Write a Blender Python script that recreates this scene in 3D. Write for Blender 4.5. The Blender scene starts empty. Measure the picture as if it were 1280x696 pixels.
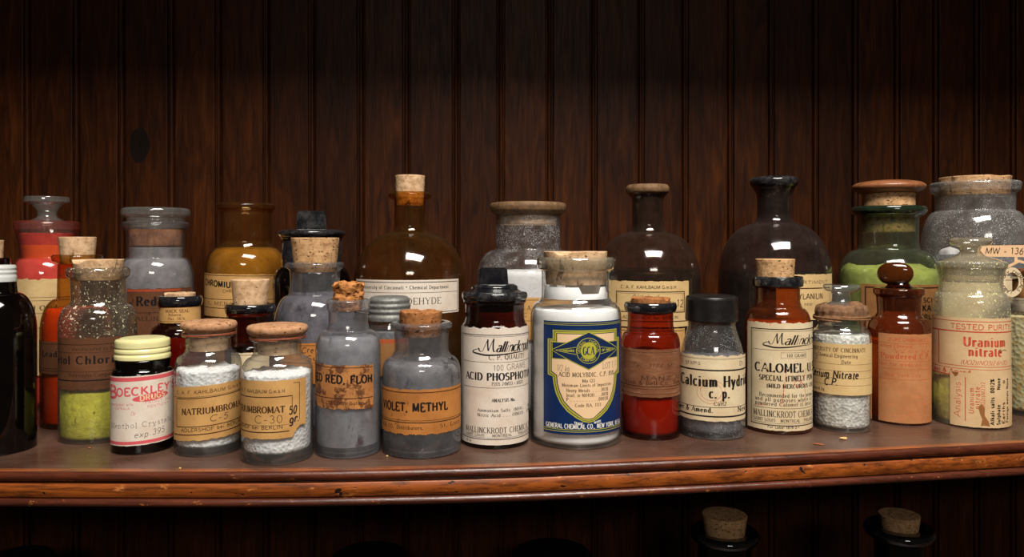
import bpy, bmesh, math, random
from mathutils import Vector, noise

random.seed(7)
SC = bpy.context.scene
COL = SC.collection
F = 950.0        # focal length in pixels of the 1280 px wide frame
YH = 303.0       # eye level, pixel row
EYE = 0.183      # eye height above the shelf top (z = 0)
PI = math.pi

# ------------------------------------------------------------------ camera, world, lights, exposure
cam_d = bpy.data.cameras.new('camera')
cam = bpy.data.objects.new('camera', cam_d)
COL.objects.link(cam)
cam.location = (0, 0, EYE)
cam.rotation_euler = (PI / 2, 0, 0)
cam_d.sensor_width = 36.0
cam_d.lens = 36.0 * F / 1280.0
cam_d.shift_y = -(348.0 - YH) / 1280.0
cam_d.clip_start = 0.01
SC.camera = cam

world = bpy.data.worlds.new('room')
SC.world = world
world.use_nodes = True
bg = world.node_tree.nodes['Background']
bg.inputs['Color'].default_value = (1.0, 0.80, 0.62, 1)
bg.inputs['Strength'].default_value = 0.026


def area(name, loc, target, sx, sy, power, color):
    d = bpy.data.lights.new(name, 'AREA')
    d.shape = 'RECTANGLE'
    d.size, d.size_y, d.energy, d.color = sx, sy, power, color
    o = bpy.data.objects.new(name, d)
    COL.objects.link(o)
    o.location = loc
    v = Vector(target) - Vector(loc)
    o.rotation_euler = v.to_track_quat('-Z', 'Y').to_euler()
    return o


area('ceiling_troffer', (0.36, -0.36, 1.66), (0.36, -0.36, 0.0), 1.1, 0.6, 86, (1.0, 0.94, 0.86))
area('ceiling_troffer_far', (0.45, -3.4, 1.66), (0.45, -3.4, 0.0), 1.1, 0.9, 66, (1.0, 0.93, 0.83))

SC.view_settings.view_transform = 'Standard'
SC.view_settings.look = 'None'
SC.view_settings.exposure = 0.0
SC.view_settings.gamma = 1.0
SC.view_settings.use_curve_mapping = False
SC.cycles.transparent_max_bounces = 48
SC.cycles.max_bounces = 10
SC.cycles.glossy_bounces = 4
SC.cycles.diffuse_bounces = 4
SC.cycles.transmission_bounces = 6
SC.cycles.caustics_reflective = False
SC.cycles.caustics_refractive = False
SC.cycles.sample_clamp_indirect = 4.0


# ------------------------------------------------------------------ material helpers
def srgb(r, g, b):
    def f(c):
        c /= 255.0
        return c / 12.92 if c <= 0.04045 else ((c + 0.055) / 1.055) ** 2.4
    return (f(r), f(g), f(b), 1.0)


class NT:
    def __init__(self, name):
        self.m = bpy.data.materials.new(name)
        self.m.use_nodes = True
        self.t = self.m.node_tree
        for n in list(self.t.nodes):
            self.t.nodes.remove(n)
        self.out = self.t.nodes.new('ShaderNodeOutputMaterial')
        self.tc = None

    def n(self, typ, ins=None, **kw):
        nd = self.t.nodes.new('ShaderNode' + typ)
        for k, v in kw.items():
            setattr(nd, k, v)
        for k, v in (ins or {}).items():
            s = nd.inputs[k]
            if hasattr(v, 'is_output') or isinstance(v, bpy.types.NodeSocket):
                self.t.links.new(v, s)
            else:
                s.default_value = v
        return nd

    def coord(self, scale=(1, 1, 1), loc=(0, 0, 0)):
        if self.tc is None:
            self.tc = self.n('TexCoord')
        mp = self.n('Mapping', {'Vector': self.tc.outputs['Object'], 'Scale': scale, 'Location': loc})
        return mp.outputs['Vector']

    def noise(self, vec, scale, detail=3.0, rough=0.6, dist=0.0):
        return self.n('TexNoise', {'Vector': vec, 'Scale': scale, 'Detail': detail, 'Roughness': rough, 'Distortion': dist}).outputs['Fac']

    def ramp(self, fac, stops):
        nd = self.n('ValToRGB', {'Fac': fac})
        el = nd.color_ramp.elements
        while len(el) < len(stops):
            el.new(0.5)
        for e, (p, c) in zip(el, stops):
            e.position = p
            e.color = c if len(c) == 4 else (*c, 1)
        return nd.outputs['Color']

    def mix(self, fac, a, b, blend='MIX'):
        nd = self.n('Mix', data_type='RGBA', blend_type=blend)
        for s, v in ((0, fac), (6, a), (7, b)):
            if isinstance(v, bpy.types.NodeSocket):
                self.t.links.new(v, nd.inputs[s])
            else:
                nd.inputs[s].default_value = v
        return nd.outputs[2]

    def math(self, op, a, b=0.0, clamp=False):
        nd = self.n('Math', operation=op, use_clamp=clamp)
        for s, v in ((0, a), (1, b)):
            if isinstance(v, bpy.types.NodeSocket):
                self.t.links.new(v, nd.inputs[s])
            else:
                nd.inputs[s].default_value = v
        return nd.outputs[0]

    def bump(self, h, strength=0.5, dist=0.001):
        return self.n('Bump', {'Height': h, 'Strength': strength, 'Distance': dist}).outputs['Normal']

    def surf(self, shader):
        self.t.links.new(shader, self.out.inputs['Surface'])
        return self.m


def g3(v):
    return (v, v, v, 1)


def plain(name, col, rough=0.5, spec=0.5, var=0.15, scale=120, bumps=0.0, metal=0.0, coat=0.0, dust=0.0, dustcol=(150, 140, 128)):
    t = NT(name)
    v = t.coord()
    f = t.noise(v, scale)
    c = t.ramp(f, [(0.3, tuple(x * (1 - var) for x in col[:3])), (0.7, tuple(min(1, x * (1 + var)) for x in col[:3]))])
    if dust:
        d = t.ramp(t.noise(v, 90, 5, 0.75), [(0.42, g3(0)), (0.75, g3(dust))])
        c = t.mix(d, c, srgb(*dustcol))
    ins = {'Base Color': c, 'Roughness': rough, 'Specular IOR Level': spec, 'Metallic': metal, 'Coat Weight': coat}
    if bumps:
        ins['Normal'] = t.bump(t.noise(v, scale * 3), 0.6, bumps)
    return t.surf(t.n('BsdfPrincipled', ins).outputs[0])


def cork_mat(name, c=(205, 163, 118), dark=(70, 44, 26), density=0.38):
    t = NT(name)
    v = t.coord()
    vs = t.coord((1, 1, 0.6))
    n1 = t.noise(v, 170, 5, 0.7)
    base = t.ramp(n1, [(0.3, srgb(c[0] * .78, c[1] * .72, c[2] * .62)), (0.55, srgb(*c)), (0.8, srgb(min(255, c[0] * 1.08), min(255, c[1] * 1.08), c[2] * 1.1))])
    pits = t.noise(t.coord((1, 1, 2.2), (3, 1, 2)), 260, 2, 0.5)
    pm = t.ramp(pits, [(density - 0.06, g3(1)), (density, g3(0))])
    big = t.ramp(t.noise(t.coord((1, 1, 0.35), (7, 3, 1)), 120, 3, 0.6), [(0.30, g3(0.8)), (0.37, g3(0))])
    m2 = t.math('MAXIMUM', pm, big)
    col = t.mix(m2, base, srgb(*dark))
    h = t.math('SUBTRACT', t.math('MULTIPLY', n1, 0.5), m2)
    return t.surf(t.n('BsdfPrincipled', {'Base Color': col, 'Roughness': 0.85, 'Specular IOR Level': 0.2,
                                         'Normal': t.bump(h, 0.7, 0.0006)}).outputs[0])


def glass(name, tint, film=0.0, filmcol=(170, 165, 160), speck=0.0, speckcol=(230, 230, 230), stain=0.0,
          staincol=(90, 60, 40), spscale=900, edge=0.55, gain=1.0, lowz=None):
    """thin wall of tinted glass: coloured see-through, mirror reflection rising at grazing angles, dusty film on it"""
    t = NT(name)
    v = t.coord()
    lw = t.n('LayerWeight', {'Blend': 0.5}).outputs['Facing']
    dark = tuple(x * edge for x in tint[:3]) + (1,)
    tc = t.mix(t.math('POWER', lw, 3.0), tint, dark)
    tr = t.n('BsdfTransparent', {'Color': tc}).outputs[0]
    cur = tr
    if film:
        f = t.ramp(t.noise(v, 45, 5, 0.7), [(0.30, g3(film * 0.45)), (0.75, g3(min(1, film * 1.5)))])
        ff = t.math('ADD', f, t.math('MULTIPLY', t.math('POWER', lw, 3.0), film * 1.2), True)
        df = t.n('BsdfDiffuse', {'Color': srgb(*filmcol)}).outputs[0]
        cur = t.n('MixShader', {0: ff, 1: cur, 2: df}).outputs[0]
    if stain:
        f = t.ramp(t.noise(t.coord((1, 1, 0.45), (5, 2, 8)), 60, 5, 0.7, 0.6), [(0.66 - stain * 0.3, g3(0)), (0.76 - stain * 0.25, g3(0.85))])
        df = t.n('BsdfDiffuse', {'Color': srgb(*staincol)}).outputs[0]
        cur = t.n('MixShader', {0: f, 1: cur, 2: df}).outputs[0]
    if speck:
        f = t.ramp(t.noise(v, spscale, 2, 0.5), [(0.70 - speck * 0.25, g3(0)), (0.74 - speck * 0.25, g3(0.85))])
        g = t.ramp(t.noise(v, 60, 2, 0.5), [(0.38, g3(0)), (0.55, g3(1))])
        df = t.n('BsdfDiffuse', {'Color': srgb(*speckcol)}).outputs[0]
        f = t.math('MULTIPLY', f, g)
        if lowz:                                   # dust only above the contents
            zz = t.n('SeparateXYZ', {0: v}).outputs[2]
            f = t.math('MULTIPLY', f, t.ramp(t.math('MULTIPLY', zz, 4.0), [(lowz * 4, g3(0.05)), (lowz * 4 + .05, g3(1))]))
        cur = t.n('MixShader', {0: f, 1: cur, 2: df}).outputs[0]
    fr = t.math('ADD', t.math('MULTIPLY', t.math('POWER', lw, 5.0), 0.8 * gain), 0.05 * gain, True)
    rg = t.ramp(t.noise(v, 70, 3), [(0.35, g3(0.03)), (0.8, g3(0.16))])
    gl = t.n('BsdfGlossy', {'Color': g3(1), 'Roughness': rg,
                            'Normal': t.bump(t.noise(v, 22, 2), 0.25, 0.0008)}).outputs[0]
    return t.surf(t.n('MixShader', {0: fr, 1: cur, 2: gl}).outputs[0])


def powder(name, c, var=0.12, scale=150, bd=0.0008, rough=0.95, c2=None, cell=False, cracks=None):
    t = NT(name)
    v = t.coord()
    n1 = t.noise(v, scale, 6, 0.7)
    if cell:
        vo = t.n('TexVoronoi', {'Vector': v, 'Scale': scale}, feature='F1')
        n1 = vo.outputs['Distance']
        rnd = t.n('SeparateColor', {0: vo.outputs['Color']}).outputs[0]
        a = srgb(*c)
        col = t.ramp(rnd, [(0.0, tuple(x * (1 - var) for x in a[:3])), (1.0, tuple(min(1, x * (1 + var)) for x in a[:3]))])
        if c2:
            col = t.mix(t.ramp(rnd, [(0.5, g3(0)), (0.9, g3(1))]), col, srgb(*c2))
    else:
        a = srgb(*c)
        b = srgb(*c2) if c2 else a
        col = t.ramp(n1, [(0.3, tuple(x * (1 - var) for x in b[:3])), (0.7, tuple(min(1, x * (1 + var)) for x in a[:3]))])
    if cracks:
        cm = t.ramp(t.noise(t.coord((1, 1, 0.5), (4, 4, 4)), 95, 3, 0.6), [(0.29, g3(0.9)), (0.34, g3(0))])
        col = t.mix(cm, col, srgb(*cracks))
    return t.surf(t.n('BsdfPrincipled', {'Base Color': col, 'Roughness': rough, 'Specular IOR Level': 0.25 if cell else 0.1,
                                         'Normal': t.bump(n1, 0.9, bd)}).outputs[0])


def paper(name, c, stain=(150, 105, 60), amt=0.35, rough=0.75, blotch=0.0, blotchcol=(90, 50, 25), streak=0.0):
    t = NT(name)
    v = t.coord()
    f = t.ramp(t.noise(v, 38, 6, 0.65), [(0.38, g3(0)), (0.72, g3(amt))])
    col = t.mix(f, srgb(*c), srgb(*stain))
    fine = t.ramp(t.noise(v, 900, 3), [(0.3, g3(0.9)), (0.7, g3(1.0))])
    col = t.mix(1.0, col, fine, 'MULTIPLY')
    if blotch:
        b = t.ramp(t.noise(t.coord((1, 1, 1), (9, 5, 2)), 75, 5, 0.75), [(0.68 - blotch * 0.3, g3(0)), (0.72 - blotch * 0.28, g3(0.85))])
        col = t.mix(b, col, srgb(*blotchcol))
    if streak:
        b = t.ramp(t.noise(t.coord((1, 1, 7), (2, 2, 2)), 50, 4, 0.7), [(0.5, g3(0)), (0.7, g3(streak))])
        col = t.mix(b, col, srgb(*blotchcol))
    return t.surf(t.n('BsdfPrincipled', {'Base Color': col, 'Roughness': rough, 'Specular IOR Level': 0.3,
                                         'Normal': t.bump(t.noise(v, 160, 4), 0.25, 0.0004)}).outputs[0])


def ink(name, c, alpha=0.96, wear=0.1):
    t = NT(name)
    v = t.coord()
    f = t.ramp(t.noise(v, 700, 3, 0.7), [(0.30 + wear * 0.3, g3(alpha * (1 - wear))), (0.5 + wear * 0.3, g3(alpha))])
    d = t.n('BsdfPrincipled', {'Base Color': srgb(*c), 'Roughness': 0.7, 'Specular IOR Level': 0.2}).outputs[0]
    tr = t.n('BsdfTransparent').outputs[0]
    return t.surf(t.n('MixShader', {0: f, 1: tr, 2: d}).outputs[0])


def wood_wall():
    t = NT('dark_stained_beadboard')
    at = t.n('Attribute', attribute_name='board')
    bd = at.outputs['Fac']
    cv = t.n('CombineXYZ', {'X': bd, 'Y': 0.0, 'Z': t.math('MULTIPLY', bd, 3.1)}).outputs[0]
    p = t.coord()
    ps = t.n('VectorMath', {0: p, 1: cv}, operation='ADD').outputs[0]
    fine = t.n('Mapping', {'Vector': ps, 'Scale': (1, 1, 0.055)}).outputs[0]
    g1 = t.noise(fine, 420, 5, 0.65, 0.3)
    mid = t.n('Mapping', {'Vector': ps, 'Scale': (1, 1, 0.12)}).outputs[0]
    g2 = t.noise(mid, 75, 4, 0.6, 1.4)
    cl = t.noise(t.n('Mapping', {'Vector': ps, 'Scale': (1, 1, 0.5)}).outputs[0], 9, 3, 0.6)
    col = t.ramp(g2, [(0.3, srgb(56, 26, 8)), (0.52, srgb(86, 44, 13)), (0.72, srgb(112, 60, 18))])
    gr = t.ramp(g1, [(0.35, g3(0.45)), (0.6, g3(1.0))])
    col = t.mix(0.7, col, gr, 'MULTIPLY')
    cld = t.ramp(cl, [(0.3, g3(0.72)), (0.7, g3(1.15))])
    col = t.mix(1.0, col, cld, 'MULTIPLY')
    tone = t.ramp(t.math('FRACT', t.math('MULTIPLY', bd, 0.731)), [(0.0, (.42, .37, .32)), (1.0, (.64, .58, .50))])
    col = t.mix(1.0, col, tone, 'MULTIPLY')
    # dark knot in the third board
    kn = t.n('Mapping', {'Vector': p, 'Location': (0.493 * 56, 0, -0.310 * 31), 'Scale': (56, 0, 31)}).outputs[0]
    kd = t.n('VectorMath', {0: kn}, operation='LENGTH').outputs['Value']
    kd = t.math('ADD', kd, t.math('MULTIPLY', t.noise(p, 60), 0.5))
    km = t.ramp(kd, [(0.95, g3(0.9)), (1.2, g3(0))])
    col = t.mix(km, col, srgb(17, 12, 9))
    rg = t.ramp(g1, [(0.3, g3(0.55)), (0.7, g3(0.4))])
    return t.surf(t.n('BsdfPrincipled', {'Base Color': col, 'Roughness': rg, 'Specular IOR Level': 0.14,
                                         'Normal': t.bump(t.math('ADD', g1, t.math('MULTIPLY', g2, 0.6)), 0.35, 0.0007)}).outputs[0])


def wood(name, c1, c2, rough=0.4, dents=0.0, spec=0.5, coat=0.0, wear=0.0, sc=(0.06, 1, 1), scale=330, lo=0.35):
    t = NT(name)
    g1 = t.noise(t.coord(sc), scale, 5, 0.7, 0.3)
    g2 = t.noise(t.coord((0.3, 1, 1), (3, 2, 1)), 45, 4, 0.6)
    col = t.ramp(g2, [(0.32, srgb(*c1)), (0.68, srgb(*c2))])
    col = t.mix(0.85, col, t.ramp(g1, [(0.38, g3(lo)), (0.56, g3(1))]), 'MULTIPLY')
    h = g1
    if wear:
        w = t.ramp(t.noise(t.coord((0.5, 1, 1), (1, 5, 1)), 130, 5, 0.75), [(0.645 - wear * 0.1, g3(0)), (0.70, g3(0.8))])
        col = t.mix(w, col, srgb(196, 124, 62))
    if dents:
        d = t.ramp(t.noise(t.coord((0.7, 1, 1), (8, 1, 4)), 150, 2, 0.5), [(0.27 + dents, g3(1)), (0.30 + dents, g3(0))])
        col = t.mix(d, col, srgb(28, 14, 8))
        h = t.math('SUBTRACT', t.math('MULTIPLY', g1, 0.25), d)
    return t.surf(t.n('BsdfPrincipled', {'Base Color': col, 'Roughness': rough, 'Specular IOR Level': spec, 'Coat Weight': coat,
                                         'Coat Roughness': 0.3, 'Normal': t.bump(h, 0.5, 0.0008)}).outputs[0])


def shelf_top():
    t = NT('dusty_shelf_top')
    g1 = t.noise(t.coord((0.07, 1, 1)), 300, 5, 0.7, 0.3)
    cl = t.noise(t.coord(), 9, 5, 0.65)
    col = t.ramp(cl, [(0.3, srgb(70, 45, 34)), (0.6, srgb(96, 72, 60)), (0.8, srgb(104, 84, 74))])
    col = t.mix(0.5, col, t.ramp(g1, [(0.35, g3(0.5)), (0.6, g3(1))]), 'MULTIPLY')
    sp = t.ramp(t.noise(t.coord(), 700, 2), [(0.72, g3(0)), (0.78, g3(0.8))])
    col = t.mix(sp, col, srgb(190, 165, 140))
    # the rubbed front edge shows the orange wood
    at = t.n('Attribute', attribute_name='edge').outputs['Fac']
    e = t.math('MULTIPLY', at, t.ramp(t.noise(t.coord((0.3, 1, 1)), 90, 5, 0.7), [(0.35, g3(0.1)), (0.55, g3(1))]))
    col = t.mix(e, col, srgb(158, 88, 46))
    rg = t.ramp(cl, [(0.3, g3(0.20)), (0.7, g3(0.42))])
    return t.surf(t.n('BsdfPrincipled', {'Base Color': col, 'Roughness': rg, 'Specular IOR Level': 0.45,
                                         'Normal': t.bump(t.noise(t.coord(), 400, 4), 0.25, 0.0005)}).outputs[0])


# ------------------------------------------------------------------ mesh helpers
def link_mesh(name, verts, faces, mats, parent=None, smooth=True, fmat=None, loc=None):
    me = bpy.data.meshes.new(name)
    me.from_pydata(verts, [], faces)
    for m in (mats if isinstance(mats, (list, tuple)) else [mats]):
        me.materials.append(m)
    if fmat:
        me.polygons.foreach_set('material_index', fmat)
    if smooth:
        me.polygons.foreach_set('use_smooth', [True] * len(me.polygons))
    me.update()
    o = bpy.data.objects.new(name, me)
    COL.objects.link(o)
    if parent:
        o.parent = parent
    if loc:
        o.location = loc
    return o


def tag(o, label=None, cat=None, group=None, kind=None):
    if label:
        o['label'] = label
    if cat:
        o['category'] = cat
    if group:
        o['group'] = group
    if kind:
        o['kind'] = kind
    return o


def rounded(pts, default=2.0, steps=5):
    """pts: (r, z, rad) polyline with its corners rounded by rad"""
    out = []
    n = len(pts)
    for i, p in enumerate(pts):
        rad = p[2] if len(p) > 2 and p[2] is not None else default
        if i in (0, n - 1) or rad <= 0:
            out.append((p[0], p[1]))
            continue
        a, b = pts[i - 1], pts[i + 1]
        la = math.hypot(a[0] - p[0], a[1] - p[1])
        lb = math.hypot(b[0] - p[0], b[1] - p[1])
        if la < 1e-9 or lb < 1e-9:
            out.append((p[0], p[1]))
            continue
        d = min(rad, la * 0.49, lb * 0.49)
        s = (p[0] + (a[0] - p[0]) / la * d, p[1] + (a[1] - p[1]) / la * d)
        e = (p[0] + (b[0] - p[0]) / lb * d, p[1] + (b[1] - p[1]) / lb * d)
        st = steps if rad < 12 * 0.0007 else steps * 2
        for k in range(st + 1):
            t = k / st
            q = tuple(s[j] * (1 - t) ** 2 + 2 * p[j] * t * (1 - t) + e[j] * t * t for j in (0, 1))
            out.append(q)
    return out


def revolve(name, prof, mat, parent, seg=64, fn=None, sx=1.0, sy=1.0, off=(0, 0)):
    """prof: (r, z) polyline from axis to axis; fn(r, z, angle, index) may move a point"""
    verts, faces, rings = [], [], []
    for i, (r, z) in enumerate(prof):
        if r < 1e-6:
            rings.append([len(verts)])
            rr, zz = (0, z) if not fn else fn(0, z, 0, i)
            verts.append((off[0], off[1], zz))
        else:
            ring = []
            for k in range(seg):
                a = 2 * PI * k / seg
                rr, zz = (r, z) if not fn else fn(r, z, a, i)
                ring.append(len(verts))
                verts.append((off[0] + rr * math.sin(a) * sx, off[1] - rr * math.cos(a) * sy, zz))
            rings.append(ring)
    for a, b in zip(rings, rings[1:]):
        if len(a) == 1 and len(b) == 1:
            continue
        for k in range(seg):
            k2 = (k + 1) % seg
            if len(a) == 1:
                faces.append((a[0], b[k2], b[k]))
            elif len(b) == 1:
                faces.append((a[k], a[k2], b[0]))
            else:
                faces.append((a[k], a[k2], b[k2], b[k]))
    return link_mesh(name, verts, faces, mat, parent)


def tube(name, pts, rad, mat, parent, closed=False, seg=6):
    verts, faces = [], []
    n = len(pts)
    P = [Vector(p) for p in pts]
    for i in range(n):
        if closed:
            d = P[(i + 1) % n] - P[i - 1]
        else:
            d = P[min(n - 1, i + 1)] - P[max(0, i - 1)]
        d.normalize()
        up = Vector((0, 0, 1)) if abs(d.z) < 0.9 else Vector((1, 0, 0))
        a = d.cross(up).normalized()
        b = a.cross(d)
        for k in range(seg):
            t = 2 * PI * k / seg
            verts.append(P[i] + a * math.cos(t) * rad + b * math.sin(t) * rad)
    m = n if closed else n - 1
    for i in range(m):
        j = (i + 1) % n
        for k in range(seg):
            k2 = (k + 1) % seg
            faces.append((i * seg + k, i * seg + k2, j * seg + k2, j * seg + k))
    if not closed:
        faces.append(tuple(range(seg))[::-1])
        faces.append(tuple((n - 1) * seg + k for k in range(seg)))
    return link_mesh(name, verts, faces, mat, parent)


# ------------------------------------------------------------------ a stroke alphabet for the printed labels
def arc(cx, cy, rx, ry, a0, a1, n=9):
    return [(cx + rx * math.cos(math.radians(a0 + (a1 - a0) * i / n)), cy + ry * math.sin(math.radians(a0 + (a1 - a0) * i / n))) for i in range(n + 1)]


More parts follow.
